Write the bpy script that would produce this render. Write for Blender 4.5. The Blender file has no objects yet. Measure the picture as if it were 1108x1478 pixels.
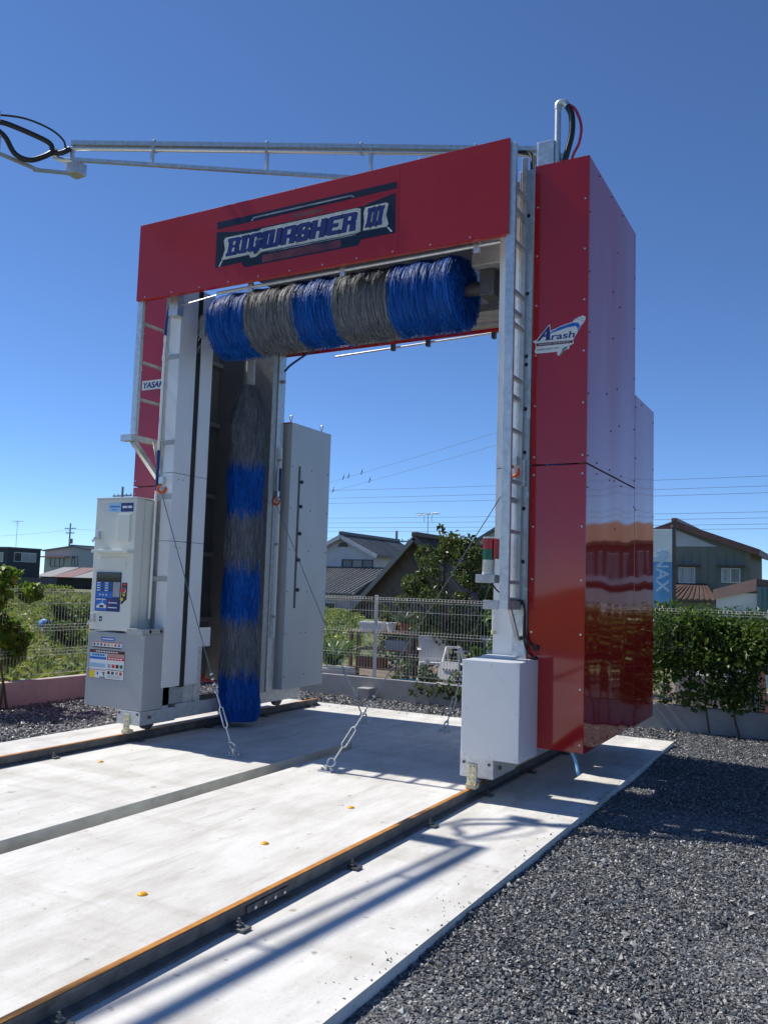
import bpy, bmesh, math, random
import numpy as np
from mathutils import Vector, Matrix
R = math.radians
rng = np.random.default_rng(7)
random.seed(7)
scn = bpy.context.scene
COL = scn.collection

# ---------------------------------------------------------------- camera
YAW, PITCH, ROLL = 0.503515, 0.087176, 0.031438
cam = bpy.data.cameras.new('camera')
cam.sensor_fit = 'VERTICAL'; cam.sensor_height = 24.0; cam.lens = 24.0 * 1220.775 / 1478.0
cam.clip_start = 0.05; cam.clip_end = 6000
camo = bpy.data.objects.new('camera', cam); COL.objects.link(camo)
fw = Vector((-math.sin(YAW) * math.cos(PITCH), math.cos(YAW) * math.cos(PITCH), math.sin(PITCH)))
r0 = Vector((math.cos(YAW), math.sin(YAW), 0)); u0 = r0.cross(fw)
rv = math.cos(ROLL) * r0 + math.sin(ROLL) * u0; uv = rv.cross(fw)
m = Matrix((rv, uv, -fw)).transposed().to_4x4(); m.translation = (4.39, 0, 1.6)
camo.matrix_world = m
scn.camera = camo

# ---------------------------------------------------------------- sky and sun
SUN_EL = R(50); SUN_XY = Vector((-1.0, -0.035)).normalized()      # towards the sun
world = bpy.data.worlds.new('World'); scn.world = world; world.use_nodes = True
nt = world.node_tree; nt.nodes.clear()
sky = nt.nodes.new('ShaderNodeTexSky'); sky.sky_type = 'NISHITA'; sky.sun_disc = False
sky.sun_elevation = SUN_EL; sky.sun_rotation = math.atan2(SUN_XY.x, SUN_XY.y)
sky.altitude = 60; sky.air_density = 0.65; sky.dust_density = 0.0; sky.ozone_density = 10.0
bg = nt.nodes.new('ShaderNodeBackground'); bg.inputs['Strength'].default_value = 0.134
wo = nt.nodes.new('ShaderNodeOutputWorld')
nt.links.new(sky.outputs[0], bg.inputs[0]); nt.links.new(bg.outputs[0], wo.inputs[0])
sl = bpy.data.lights.new('sun', 'SUN'); sl.energy = 5.0; sl.angle = R(0.53); sl.color = (1.0, 0.955, 0.88)
so = bpy.data.objects.new('sun', sl); COL.objects.link(so)
sd = Vector((SUN_XY.x * math.cos(SUN_EL), SUN_XY.y * math.cos(SUN_EL), math.sin(SUN_EL)))
so.rotation_euler = sd.to_track_quat('Z', 'Y').to_euler(); so.location = (-20, 0, 30)
scn.view_settings.view_transform = 'Standard'; scn.view_settings.look = 'None'
scn.view_settings.exposure = 0.2; scn.view_settings.gamma = 1.0; scn.view_settings.use_curve_mapping = False

# ---------------------------------------------------------------- materials
def mat(name, col, rough=0.5, metal=0.0, var=0.0, vscale=6.0, bump=0.0, bscale=40.0, col2=None, spec=0.5,
        coat=0.0, stretch=None, dirt=0.0, rvar=0.0, island=0.0, transl=0.0, bdist=0.01, hue=False, bdetail=4):
    M = bpy.data.materials.new(name); M.use_nodes = True
    n = M.node_tree; P = n.nodes['Principled BSDF']
    P.inputs['Roughness'].default_value = rough; P.inputs['Metallic'].default_value = metal
    P.inputs['Specular IOR Level'].default_value = spec
    P.inputs['Coat Weight'].default_value = coat; P.inputs['Coat Roughness'].default_value = 0.03
    c = (*col, 1.0); P.inputs['Base Color'].default_value = c
    tc = n.nodes.new('ShaderNodeTexCoord'); mp = n.nodes.new('ShaderNodeMapping')
    n.links.new(tc.outputs['Object'], mp.inputs[0])
    if stretch: mp.inputs['Scale'].default_value = stretch
    last = None
    if var > 0 or col2 is not None:
        nz = n.nodes.new('ShaderNodeTexNoise'); nz.inputs['Scale'].default_value = vscale
        nz.inputs['Detail'].default_value = 6; nz.inputs['Roughness'].default_value = 0.62
        n.links.new(mp.outputs[0], nz.inputs['Vector'])
        rp = n.nodes.new('ShaderNodeValToRGB')
        a = col2 if col2 is not None else tuple(x * (1 - var) for x in col)
        b = col if col2 is not None else tuple(min(1, x * (1 + var)) for x in col)
        rp.color_ramp.elements[0].position = 0.32; rp.color_ramp.elements[1].position = 0.68
        rp.color_ramp.elements[0].color = (*a, 1); rp.color_ramp.elements[1].color = (*b, 1)
        n.links.new(nz.outputs[0], rp.inputs[0]); last = rp.outputs[0]
        if rvar > 0:
            mr = n.nodes.new('ShaderNodeMapRange'); mr.inputs[3].default_value = max(0.02, rough - rvar); mr.inputs[4].default_value = rough + rvar
            n.links.new(nz.outputs[0], mr.inputs[0]); n.links.new(mr.outputs[0], P.inputs['Roughness'])
    if dirt > 0:
        nz2 = n.nodes.new('ShaderNodeTexNoise'); nz2.inputs['Scale'].default_value = 1.3; nz2.inputs['Detail'].default_value = 9
        nz2.inputs['Roughness'].default_value = 0.7
        n.links.new(tc.outputs['Object'], nz2.inputs['Vector'])
        r2 = n.nodes.new('ShaderNodeValToRGB'); r2.color_ramp.elements[0].position = 0.45; r2.color_ramp.elements[1].position = 0.72
        r2.color_ramp.elements[0].color = (0, 0, 0, 1); r2.color_ramp.elements[1].color = (dirt, dirt, dirt, 1)
        n.links.new(nz2.outputs[0], r2.inputs[0])
        mx = n.nodes.new('ShaderNodeMixRGB'); mx.inputs[2].default_value = (col[0] * 0.55, col[1] * 0.53, col[2] * 0.48, 1)
        if last: n.links.new(last, mx.inputs[1])
        else: mx.inputs[1].default_value = c
        n.links.new(r2.outputs[0], mx.inputs[0]); last = mx.outputs[0]
    if island > 0:
        g = n.nodes.new('ShaderNodeNewGeometry'); mr = n.nodes.new('ShaderNodeMapRange')
        mr.inputs[3].default_value = 1 - island; mr.inputs[4].default_value = 1 + island
        n.links.new(g.outputs['Random Per Island'], mr.inputs[0])
        if hue:
            mr = n.nodes.new('ShaderNodeValToRGB'); e = mr.color_ramp.elements
            e[0].color = (0.55, 0.62, 0.60, 1); e[1].color = (1.75, 1.35, 0.85, 1); k = e.new(0.45); k.color = (0.9, 0.95, 0.9, 1); k = e.new(0.8); k.color = (1.25, 1.2, 0.95, 1)
            n.links.new(g.outputs['Random Per Island'], mr.inputs[0])
        h = n.nodes.new('ShaderNodeMixRGB'); h.blend_type = 'MULTIPLY'; h.inputs[0].default_value = 1
        if last: n.links.new(last, h.inputs[1])
        else: h.inputs[1].default_value = c
        n.links.new(mr.outputs[0], h.inputs[2]); last = h.outputs[0]
    if last: n.links.new(last, P.inputs['Base Color'])
    if bump > 0:
        nb = n.nodes.new('ShaderNodeTexNoise'); nb.inputs['Scale'].default_value = bscale; nb.inputs['Detail'].default_value = bdetail
        n.links.new(mp.outputs[0], nb.inputs['Vector'])
        bp_ = n.nodes.new('ShaderNodeBump'); bp_.inputs['Strength'].default_value = bump; bp_.inputs['Distance'].default_value = bdist
        n.links.new(nb.outputs[0], bp_.inputs['Height']); n.links.new(bp_.outputs[0], P.inputs['Normal'])
        if coat > 0: n.links.new(bp_.outputs[0], P.inputs['Coat Normal'])
    if transl > 0:
        out = n.nodes['Material Output']; tl = n.nodes.new('ShaderNodeBsdfTranslucent'); ms = n.nodes.new('ShaderNodeMixShader')
        ms.inputs[0].default_value = transl
        if last: n.links.new(last, tl.inputs[0])
        else: tl.inputs[0].default_value = c
        n.links.new(P.outputs[0], ms.inputs[1]); n.links.new(tl.outputs[0], ms.inputs[2]); n.links.new(ms.outputs[0], out.inputs[0])
    return M

M = {}
M['red'] = mat('red_paint', (0.39, 0.011, 0.013), 0.055, coat=0.3, var=0.05, vscale=2, bump=0.9, bscale=1.5, stretch=(1, 1, 0.45), bdist=0.022, bdetail=0.6)
M['red_flat'] = mat('red_fascia', (0.40, 0.012, 0.014), 0.24, var=0.04, vscale=2, bump=0.15, bscale=1.1)
M['galv'] = mat('galvanised_steel', (0.56, 0.58, 0.59), 0.42, 0.75, var=0.16, vscale=22, rvar=0.10, bump=0.05, bscale=90)
M['galv_dull'] = mat('dull_galvanised_steel', (0.42, 0.43, 0.43), 0.5, 0.45, var=0.14, vscale=16, rvar=0.1)
M['white_sheet'] = mat('white_coated_sheet', (0.72, 0.73, 0.74), 0.35, 0.12, var=0.03, vscale=3, bump=0.12, bscale=1.6)
M['silver_sheet'] = mat('silver_coated_sheet', (0.50, 0.52, 0.53), 0.38, 0.2, var=0.04, vscale=2.5, bump=0.10, bscale=1.4)
M['grey_sheet'] = mat('grey_painted_sheet', (0.34, 0.355, 0.37), 0.4, 0.1, var=0.03, vscale=2.2, bump=0.06, bscale=1.5)
M['cover'] = mat('silver_grey_cover', (0.68, 0.685, 0.69), 0.36, 0.15, var=0.03, vscale=2.2, bump=0.08, bscale=1.5)
M['cabinet'] = mat('cream_grey_cabinet_paint', (0.66, 0.665, 0.60), 0.4, 0.0, var=0.025, vscale=2, bump=0.03, bscale=40)
M['dark'] = mat('rubber_and_gap_shade', (0.012, 0.012, 0.013), 0.6)  # black rubber, also the painted shade inside slots and holes
M['darksteel'] = mat('dark_steel', (0.10, 0.10, 0.105), 0.5, 0.5, var=0.2, vscale=12)
M['inner'] = mat('inner_sheet', (0.22, 0.23, 0.235), 0.5, 0.3, var=0.08, vscale=3)
M['blackhose'] = mat('black_hose', (0.010, 0.010, 0.011), 0.45)
M['bluehose'] = mat('blue_hose', (0.012, 0.03, 0.16), 0.4)
M['redhose'] = mat('red_hose', (0.45, 0.02, 0.06), 0.4)
M['orange'] = mat('orange_paint', (0.62, 0.09, 0.015), 0.4)
M['zinc'] = mat('zinc_plated_steel', (0.62, 0.63, 0.62), 0.38, 0.8, var=0.1, vscale=30)
M['yellowzinc'] = mat('yellow_chromate', (0.66, 0.60, 0.38), 0.42, 0.3, var=0.3, vscale=40)
M['blue_bristle'] = mat('blue_bristle', (0.007, 0.115, 0.50), 0.5, island=0.5, transl=0.2, spec=0.25)
M['grey_bristle'] = mat('grey_bristle', (0.18, 0.20, 0.235), 0.55, island=0.5, transl=0.1, spec=0.25)
M['navy'] = mat('navy_print', (0.012, 0.022, 0.16), 0.3)
M['blackprint'] = mat('black_print', (0.008, 0.010, 0.02), 0.25)
M['whiteprint'] = mat('white_print', (0.72, 0.72, 0.70), 0.3)
M['silverprint'] = mat('silver_print', (0.42, 0.41, 0.36), 0.3, col2=(0.66, 0.65, 0.60), vscale=9)
M['glintprint'] = mat('pale_print', (0.50, 0.50, 0.55), 0.3, col2=(0.05, 0.06, 0.09), vscale=3.5)
M['glowprint'] = mat('rusty_red_print', (0.30, 0.06, 0.05), 0.3, col2=(0.03, 0.015, 0.025), vscale=2.5)
M['blueprint'] = mat('blue_print', (0.02, 0.13, 0.50), 0.3)
M['paleblue'] = mat('pale_blue_print', (0.33, 0.58, 0.78), 0.3)
M['maroon'] = mat('maroon_print', (0.10, 0.012, 0.02), 0.3)
M['greenprint'] = mat('green_print', (0.01, 0.16, 0.10), 0.3)
M['redprint'] = mat('red_print', (0.55, 0.03, 0.03), 0.3)
M['yellowprint'] = mat('yellow_print', (0.75, 0.55, 0.03), 0.3)
M['greyprint'] = mat('grey_print', (0.30, 0.31, 0.32), 0.3)
M['inkprint'] = mat('dark_ink', (0.05, 0.05, 0.06), 0.3)
M['blackglass'] = mat('black_glass', (0.006, 0.006, 0.008), 0.06)
def lens(name, col):
    X = mat(name, col, 0.12, spec=0.6, transl=0.25); return X
M['redlens'] = lens('red_lens', (0.50, 0.006, 0.012)); M['greenlens'] = lens('green_lens', (0.0, 0.13, 0.045)); M['whitelens'] = lens('white_lens', (0.72, 0.70, 0.60))
M['yellowstud'] = mat('yellow_plastic', (0.78, 0.40, 0.02), 0.35)
M['railside'] = mat('rail_steel', (0.13, 0.13, 0.125), 0.6, 0.25, var=0.35, vscale=10)
M['railtop'] = mat('rusty_rail_top', (0.58, 0.27, 0.05), 0.55, 0.1, col2=(0.42, 0.16, 0.03), vscale=14)
M['pvc'] = mat('white_pvc', (0.78, 0.78, 0.76), 0.35)
M['fence'] = mat('white_fence_wire', (0.60, 0.60, 0.57), 0.5)
M['wall_pink'] = mat('pinkish_concrete', (0.47, 0.40, 0.375), 0.85, var=0.16, vscale=3, bump=0.3, bscale=60, dirt=0.4)
M['wall_grey'] = mat('grey_concrete', (0.36, 0.36, 0.35), 0.85, var=0.16, vscale=3, bump=0.3, bscale=60, dirt=0.5)
M['soil'] = mat('dry_soil', (0.16, 0.12, 0.085), 0.95, var=0.3, vscale=3, bump=0.5, bscale=20)
M['bark'] = mat('bark', (0.10, 0.075, 0.05), 0.9, var=0.35, vscale=14, bump=0.6, bscale=40)
def leafm(name, col, col2, transl=0.35, isl=0.5):
    return mat(name, col, 0.42, col2=col2, vscale=1.6, island=isl, transl=transl, spec=0.4, hue=True)
M['leaf_hedge'] = leafm('hedge_leaf', (0.11, 0.18, 0.035), (0.058, 0.11, 0.024), 0.42)
M['leaf_tree'] = leafm('evergreen_leaf', (0.115, 0.155, 0.045), (0.060, 0.092, 0.026), 0.35)
M['leaf_bright'] = leafm('bright_leaf', (0.10, 0.19, 0.028), (0.06, 0.13, 0.022), 0.42)
M['leaf_vine'] = leafm('vine_leaf', (0.17, 0.27, 0.04), (0.10, 0.18, 0.03), 0.5)
M['leaf_field'] = leafm('weed_leaf', (0.23, 0.28, 0.06), (0.13, 0.19, 0.04), 0.45)
M['leaf_dark'] = leafm('dark_shrub_leaf', (0.035, 0.065, 0.018), (0.020, 0.040, 0.012), 0.2)
M['leaf_grey'] = leafm('grey_green_leaf', (0.13, 0.17, 0.10), (0.08, 0.12, 0.06), 0.3)
M['stucco'] = mat('white_stucco', (0.60, 0.59, 0.60), 0.85, var=0.06, vscale=1.5, dirt=0.25)
M['stucco_pink'] = mat('pinkish_stucco', (0.55, 0.47, 0.48), 0.85, var=0.06, vscale=1.5, dirt=0.2)
M['tile_grey'] = mat('grey_roof_tile', (0.11, 0.115, 0.12), 0.45, var=0.25, vscale=2, island=0.2)
M['tile_brown'] = mat('brown_roof_tile', (0.10, 0.065, 0.055), 0.5, var=0.25, vscale=2, island=0.2)
M['tile_red'] = mat('red_brown_roof_tile', (0.16, 0.072, 0.06), 0.5, var=0.2, vscale=2, island=0.2)
M['siding'] = mat('grey_green_siding', (0.20, 0.205, 0.165), 0.7, var=0.08, vscale=1.5)
M['trim'] = mat('aluminium_trim', (0.62, 0.62, 0.60), 0.4, 0.3)
M['darktrim'] = mat('bronze_trim', (0.09, 0.07, 0.06), 0.5, 0.2)
M['glass'] = mat('window_glass', (0.05, 0.06, 0.07), 0.06, spec=0.8)
M['curtain'] = mat('curtained_window', (0.34, 0.36, 0.37), 0.12, spec=0.7)
M['shutter'] = mat('grey_shutter', (0.20, 0.20, 0.20), 0.5, 0.2)
M['navywall'] = mat('dark_blue_wall', (0.035, 0.042, 0.055), 0.7, var=0.1, vscale=1)
M['greywall'] = mat('pale_grey_wall', (0.40, 0.41, 0.42), 0.8, var=0.06, vscale=1)
M['pinkboard'] = mat('pink_painted_board', (0.50, 0.27, 0.22), 0.7, var=0.08, vscale=2)
M['tealsheet'] = mat('teal_sheet', (0.10, 0.17, 0.19), 0.5, 0.2)
M['wood'] = mat('weathered_wood', (0.20, 0.13, 0.085), 0.8, var=0.3, vscale=9, stretch=(1, 1, 0.1))
M['white_plastic'] = mat('white_plastic', (0.74, 0.74, 0.72), 0.45)
M['blue_plastic'] = mat('blue_plastic', (0.04, 0.20, 0.30), 0.45)
M['bluesheet'] = mat('blue_tarp', (0.06, 0.22, 0.60), 0.5)
M['terracotta'] = mat('terracotta', (0.32, 0.13, 0.07), 0.8, var=0.15)
M['wire'] = mat('cable', (0.12, 0.125, 0.13), 0.6)
M['steelwire'] = mat('steel_wire_rope', (0.20, 0.21, 0.22), 0.5, 0.6)
M['polec'] = mat('concrete_pole', (0.30, 0.30, 0.29), 0.8)
M['signblue'] = mat('faded_blue_sign', (0.13, 0.33, 0.62), 0.5, var=0.1, vscale=1.5, dirt=0.25)
M['signpale'] = mat('faded_pale_blue_sign', (0.42, 0.56, 0.72), 0.5, var=0.06, vscale=1.5)
M['signwhite'] = mat('faded_white_sign', (0.66, 0.70, 0.72), 0.5, var=0.06, vscale=1.5)
M['bird'] = mat('dark_feather', (0.03, 0.03, 0.035), 0.7)
M['birdm'] = M['bird']

def ground_material(name, cA, cB, cC, scale, bump, bs):
    X = bpy.data.materials.new(name); X.use_nodes = True; n = X.node_tree; P = n.nodes['Principled BSDF']
    P.inputs['Roughness'].default_value = 0.9
    tc = n.nodes.new('ShaderNodeTexCoord')
    v = n.nodes.new('ShaderNodeTexVoronoi'); v.inputs['Scale'].default_value = scale
    n.links.new(tc.outputs['Object'], v.inputs['Vector'])
    rp = n.nodes.new('ShaderNodeValToRGB'); e = rp.color_ramp.elements
    e[0].color = (*cA, 1); e[1].color = (*cB, 1); e[1].position = 0.75; k = e.new(0.97); k.color = (*cC, 1)
    sp = n.nodes.new('ShaderNodeSeparateColor'); n.links.new(v.outputs['Color'], sp.inputs[0])
    n.links.new(sp.outputs[0], rp.inputs[0])
    nz = n.nodes.new('ShaderNodeTexNoise'); nz.inputs['Scale'].default_value = 0.9; nz.inputs['Detail'].default_value = 6
    n.links.new(tc.outputs['Object'], nz.inputs['Vector'])
    mr = n.nodes.new('ShaderNodeMapRange'); mr.inputs[3].default_value = 0.72; mr.inputs[4].default_value = 1.25
    n.links.new(nz.outputs[0], mr.inputs[0])
    mx = n.nodes.new('ShaderNodeMixRGB'); mx.blend_type = 'MULTIPLY'; mx.inputs[0].default_value = 1
    n.links.new(rp.outputs[0], mx.inputs[1]); n.links.new(mr.outputs[0], mx.inputs[2])
    n.links.new(mx.outputs[0], P.inputs['Base Color'])
    b = n.nodes.new('ShaderNodeBump'); b.inputs['Strength'].default_value = bump; b.inputs['Distance'].default_value = bs
    n.links.new(v.outputs['Distance'], b.inputs['Height']); n.links.new(b.outputs[0], P.inputs['Normal'])
    return X
M['gravel_bed'] = ground_material('gravel_bed', (0.055, 0.058, 0.062), (0.16, 0.163, 0.168), (0.36, 0.36, 0.36), 55, 0.9, 0.02)
M['field'] = ground_material('field_soil', (0.07, 0.10, 0.03), (0.15, 0.18, 0.05), (0.22, 0.21, 0.10), 3, 0.6, 0.1)

def stone_material():
    X = bpy.data.materials.new('slate_chip'); X.use_nodes = True; n = X.node_tree; P = n.nodes['Principled BSDF']
    P.inputs['Roughness'].default_value = 0.45
    g = n.nodes.new('ShaderNodeNewGeometry'); rp = n.nodes.new('ShaderNodeValToRGB'); e = rp.color_ramp.elements
    e[0].color = (0.062, 0.064, 0.068, 1); e[1].color = (0.145, 0.147, 0.15, 1); e[1].position = 0.7
    for p, c in ((0.90, (0.21, 0.21, 0.215, 1)), (0.99, (0.40, 0.40, 0.39, 1))):
        k = e.new(p); k.color = c
    n.links.new(g.outputs['Random Per Island'], rp.inputs[0]); n.links.new(rp.outputs[0], P.inputs['Base Color'])
    return X
M['stone'] = stone_material()

def concrete_material():
    X = bpy.data.materials.new('light_concrete'); X.use_nodes = True; n = X.node_tree; P = n.nodes['Principled BSDF']
    P.inputs['Roughness'].default_value = 0.75; P.inputs['Specular IOR Level'].default_value = 0.3
    tc = n.nodes.new('ShaderNodeTexCoord')
    def noise(s, d, st=(1, 1, 1), ro=0.6):
        mp = n.nodes.new('ShaderNodeMapping'); mp.inputs['Scale'].default_value = st
        n.links.new(tc.outputs['Object'], mp.inputs[0])
        z = n.nodes.new('ShaderNodeTexNoise'); z.inputs['Scale'].default_value = s; z.inputs['Detail'].default_value = d; z.inputs['Roughness'].default_value = ro
        n.links.new(mp.outputs[0], z.inputs['Vector']); return z.outputs[0]
    def ramp(v, p0, c0, p1, c1):
        rp = n.nodes.new('ShaderNodeValToRGB'); e = rp.color_ramp.elements
        e[0].position = p0; e[0].color = (*c0, 1); e[1].position = p1; e[1].color = (*c1, 1); n.links.new(v, rp.inputs[0]); return rp.outputs[0]
    def mul(a, b):
        mx = n.nodes.new('ShaderNodeMixRGB'); mx.blend_type = 'MULTIPLY'; mx.inputs[0].default_value = 1
        n.links.new(a, mx.inputs[1]); n.links.new(b, mx.inputs[2]); return mx.outputs[0]
    a = ramp(noise(0.8, 8, (1, 0.6, 1), 0.65), 0.30, (0.60, 0.585, 0.55), 0.66, (0.72, 0.705, 0.67))
    b = ramp(noise(2.6, 9, (1.6, 0.5, 1), 0.7), 0.36, (0.80, 0.79, 0.765), 0.58, (1, 1, 1))
    c = ramp(noise(60, 3), 0.28, (0.86, 0.86, 0.86), 0.45, (1, 1, 1))
    d = ramp(noise(11, 2), 0.25, (0.58, 0.54, 0.48), 0.33, (1, 1, 1))
    e_ = ramp(noise(1.7, 5, (0.25, 2.2, 1), 0.55), 0.30, (0.84, 0.83, 0.80), 0.47, (1, 1, 1))
    f_ = ramp(noise(4.5, 3, (2.2, 0.16, 1), 0.6), 0.30, (0.87, 0.865, 0.85), 0.42, (1, 1, 1))
    n.links.new(mul(mul(mul(mul(mul(a, b), c), d), e_), f_), P.inputs['Base Color'])
    bb = n.nodes.new('ShaderNodeBump'); bb.inputs['Strength'].default_value = 0.25; bb.inputs['Distance'].default_value = 0.004
    n.links.new(noise(130, 4), bb.inputs['Height']); n.links.new(bb.outputs[0], P.inputs['Normal'])
    return X
M['concrete'] = concrete_material()
M['trenchwall'] = mat('trench_concrete', (0.78, 0.735, 0.67), 0.85, var=0.2, vscale=7, stretch=(1, 0.4, 1), bump=0.3, bscale=50, dirt=0.7)  # pale warm concrete with random darker mottling

# ---------------------------------------------------------------- mesh helpers
ORG = {}
def link(name, me, material, parent=None):
    o = bpy.data.objects.new(name, me); COL.objects.link(o)
    if material is not None: me.materials.append(material if not isinstance(material, str) else M[material])
    if parent is not None:
        o.parent = parent; ORG[o] = ORG.get(parent, Vector((0, 0, 0)))
    return o
def tag(o, label=None, cat=None, group=None, kind=None):
    if label: o['label'] = label
    if cat: o['category'] = cat
    if group: o['group'] = group
    if kind: o['kind'] = kind
    return o
def thing(name, label, cat, loc=(0, 0, 0), group=None):
    o = bpy.data.objects.new(name, None); COL.objects.link(o); o.location = loc; o.empty_display_size = 0.2
    ORG[o] = Vector(loc); return tag(o, label, cat, group)

class MB:
    """collects shapes in world coordinates; build() links them as ONE mesh object"""
    def __init__(s): s.v = []; s.f = []; s.sm = []
    def add(s, vs, fs, smooth=False):
        b = len(s.v); s.v.extend([tuple(p) for p in vs]); s.f.extend([tuple(i + b for i in f) for f in fs]); s.sm.extend([smooth] * len(fs)); return s
    def box(s, x0, x1, y0, y1, z0, z1, bev=0.0):
        if bev <= 0:
            vs = [(x, y, z) for z in (z0, z1) for y in (y0, y1) for x in (x0, x1)]
            return s.add(vs, [(0, 2, 3, 1), (4, 5, 7, 6), (0, 1, 5, 4), (2, 6, 7, 3), (0, 4, 6, 2), (1, 3, 7, 5)])
        bm = bmesh.new(); bmesh.ops.create_cube(bm, size=1)
        for v in bm.verts: v.co = Vector(((x0 + x1) / 2 + v.co.x * (x1 - x0), (y0 + y1) / 2 + v.co.y * (y1 - y0), (z0 + z1) / 2 + v.co.z * (z1 - z0)))
        bmesh.ops.bevel(bm, geom=bm.edges[:], offset=min(bev, 0.45 * min(x1 - x0, y1 - y0, z1 - z0)), segments=2, affect='EDGES', profile=0.6)
        s.bm(bm); return s
    def bm(s, bm, smooth=False):
        bm.verts.index_update()
        s.add([v.co.copy() for v in bm.verts], [[v.index for v in f.verts] for f in bm.faces], smooth); bm.free(); return s
    def tube(s, pts, r, n=8, cap=True, smooth=True):
        pts = [Vector(p) for p in pts]; rs = r if isinstance(r, (list, tuple)) else [r] * len(pts)
        vs = []; fs = []; up = None
        for i, p in enumerate(pts):
            t = (pts[min(i + 1, len(pts) - 1)] - pts[max(i - 1, 0)]).normalized()
            if up is None: up = t.orthogonal().normalized()
            up = (up - t * up.dot(t));
            if up.length < 1e-6: up = t.orthogonal()
            up.normalize(); sd_ = t.cross(up)
            for k in range(n):
                a = 2 * math.pi * k / n; vs.append(p + (up * math.cos(a) + sd_ * math.sin(a)) * rs[i])
        for i in range(len(pts) - 1):
            for k in range(n): fs.append((i * n + k, i * n + (k + 1) % n, (i + 1) * n + (k + 1) % n, (i + 1) * n + k))
        s.add(vs, fs, smooth)
        if cap: s.add(vs[:n], [tuple(range(n - 1, -1, -1))]); s.add(vs[-n:], [tuple(range(n))])
        return s
    def bar(s, a, b, w, h, up=(0, 0, 1)):
        a = Vector(a); b = Vector(b); t = (b - a).normalized(); u = Vector(up); u = (u - t * u.dot(t)).normalized(); q = t.cross(u)
        vs = [p + q * (sx * w / 2) + u * (sz * h / 2) for p in (a, b) for sx, sz in ((-1, -1), (1, -1), (1, 1), (-1, 1))]
        return s.add(vs, [(0, 1, 2, 3), (7, 6, 5, 4), (0, 4, 5, 1), (1, 5, 6, 2), (2, 6, 7, 3), (3, 7, 4, 0)])
    def prism(s, poly, axis, a, b):
        """poly of 2D points extruded along axis from a to b (axis 1: points are x,z; 0: y,z; 2: x,y)"""
        def P(p, d): return (p[0], d, p[1]) if axis == 1 else (d, p[0], p[1]) if axis == 0 else (p[0], p[1], d)
        n = len(poly); vs = [P(p, a) for p in poly] + [P(p, b) for p in poly]
        return s.add(vs, [tuple(range(n)), tuple(range(2 * n - 1, n - 1, -1))] + [(i, i + n, (i + 1) % n + n, (i + 1) % n) for i in range(n)])
    def disc(s, c, d, r, h, n=14):
        c = Vector(c); d = Vector(d).normalized(); return s.tube([c, c + d * h], r, n)
    def torus(s, c, nrm, R_, r, n=16, k=6, a0=0, a1=2 * math.pi):
        nrm = Vector(nrm).normalized(); u = nrm.orthogonal().normalized(); w = nrm.cross(u); c = Vector(c)
        pts = [c + (u * math.cos(a0 + (a1 - a0) * i / n) + w * math.sin(a0 + (a1 - a0) * i / n)) * R_ for i in range(n + 1)]
        return s.tube(pts, r, k)
    def build(s, name, material, parent=None):
        off = ORG.get(parent, Vector((0, 0, 0))) if parent is not None else Vector((0, 0, 0))
        me = bpy.data.meshes.new(name)
        me.from_pydata([(x - off.x, y - off.y, z - off.z) for x, y, z in s.v], [], s.f)
        bm = bmesh.new(); bm.from_mesh(me); bmesh.ops.recalc_face_normals(bm, faces=bm.faces[:]); bm.to_mesh(me); bm.free()
        if any(s.sm): me.polygons.foreach_set('use_smooth', s.sm)
        me.update(); return link(name, me, material, parent)

def box(name, material, parent, x0, x1, y0, y1, z0, z1, bev=0.004):
    return MB().box(x0, x1, y0, y1, z0, z1, bev).build(name, material, parent)
def tube(name, material, parent, pts, r, n=8):
    return MB().tube(pts, r, n).build(name, material, parent)
def smooth_path(pts, k=6):
    """Catmull-Rom through points"""
    P = [Vector(p) for p in pts]; P = [P[0] * 2 - P[1]] + P + [P[-1] * 2 - P[-2]]; out = []
    for i in range(1, len(P) - 2):
        for j in range(k):
            t = j / k; a, b, c, d = P[i - 1], P[i], P[i + 1], P[i + 2]
            out.append(0.5 * ((2 * b) + (c - a) * t + (2 * a - 5 * b + 4 * c - d) * t * t + (3 * b - a - 3 * c + d) * t ** 3))
    out.append(P[-2]); return out

def np_mesh(name, V, F, material, parent=None, smooth=False):
    """V (n,3), F (m,k) numpy arrays"""
    me = bpy.data.meshes.new(name); k = F.shape[1]
    me.vertices.add(len(V)); me.vertices.foreach_set('co', np.ascontiguousarray(V, dtype=np.float32).ravel())
    me.loops.add(F.size); me.loops.foreach_set('vertex_index', np.ascontiguousarray(F, dtype=np.int32).ravel())
    me.polygons.add(len(F)); me.polygons.foreach_set('loop_start', np.arange(0, F.size, k, dtype=np.int32))
    me.polygons.foreach_set('use_smooth', np.full(len(F), smooth))
    me.update(calc_edges=True); me.validate()
    return link(name, me, material, parent)

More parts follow.
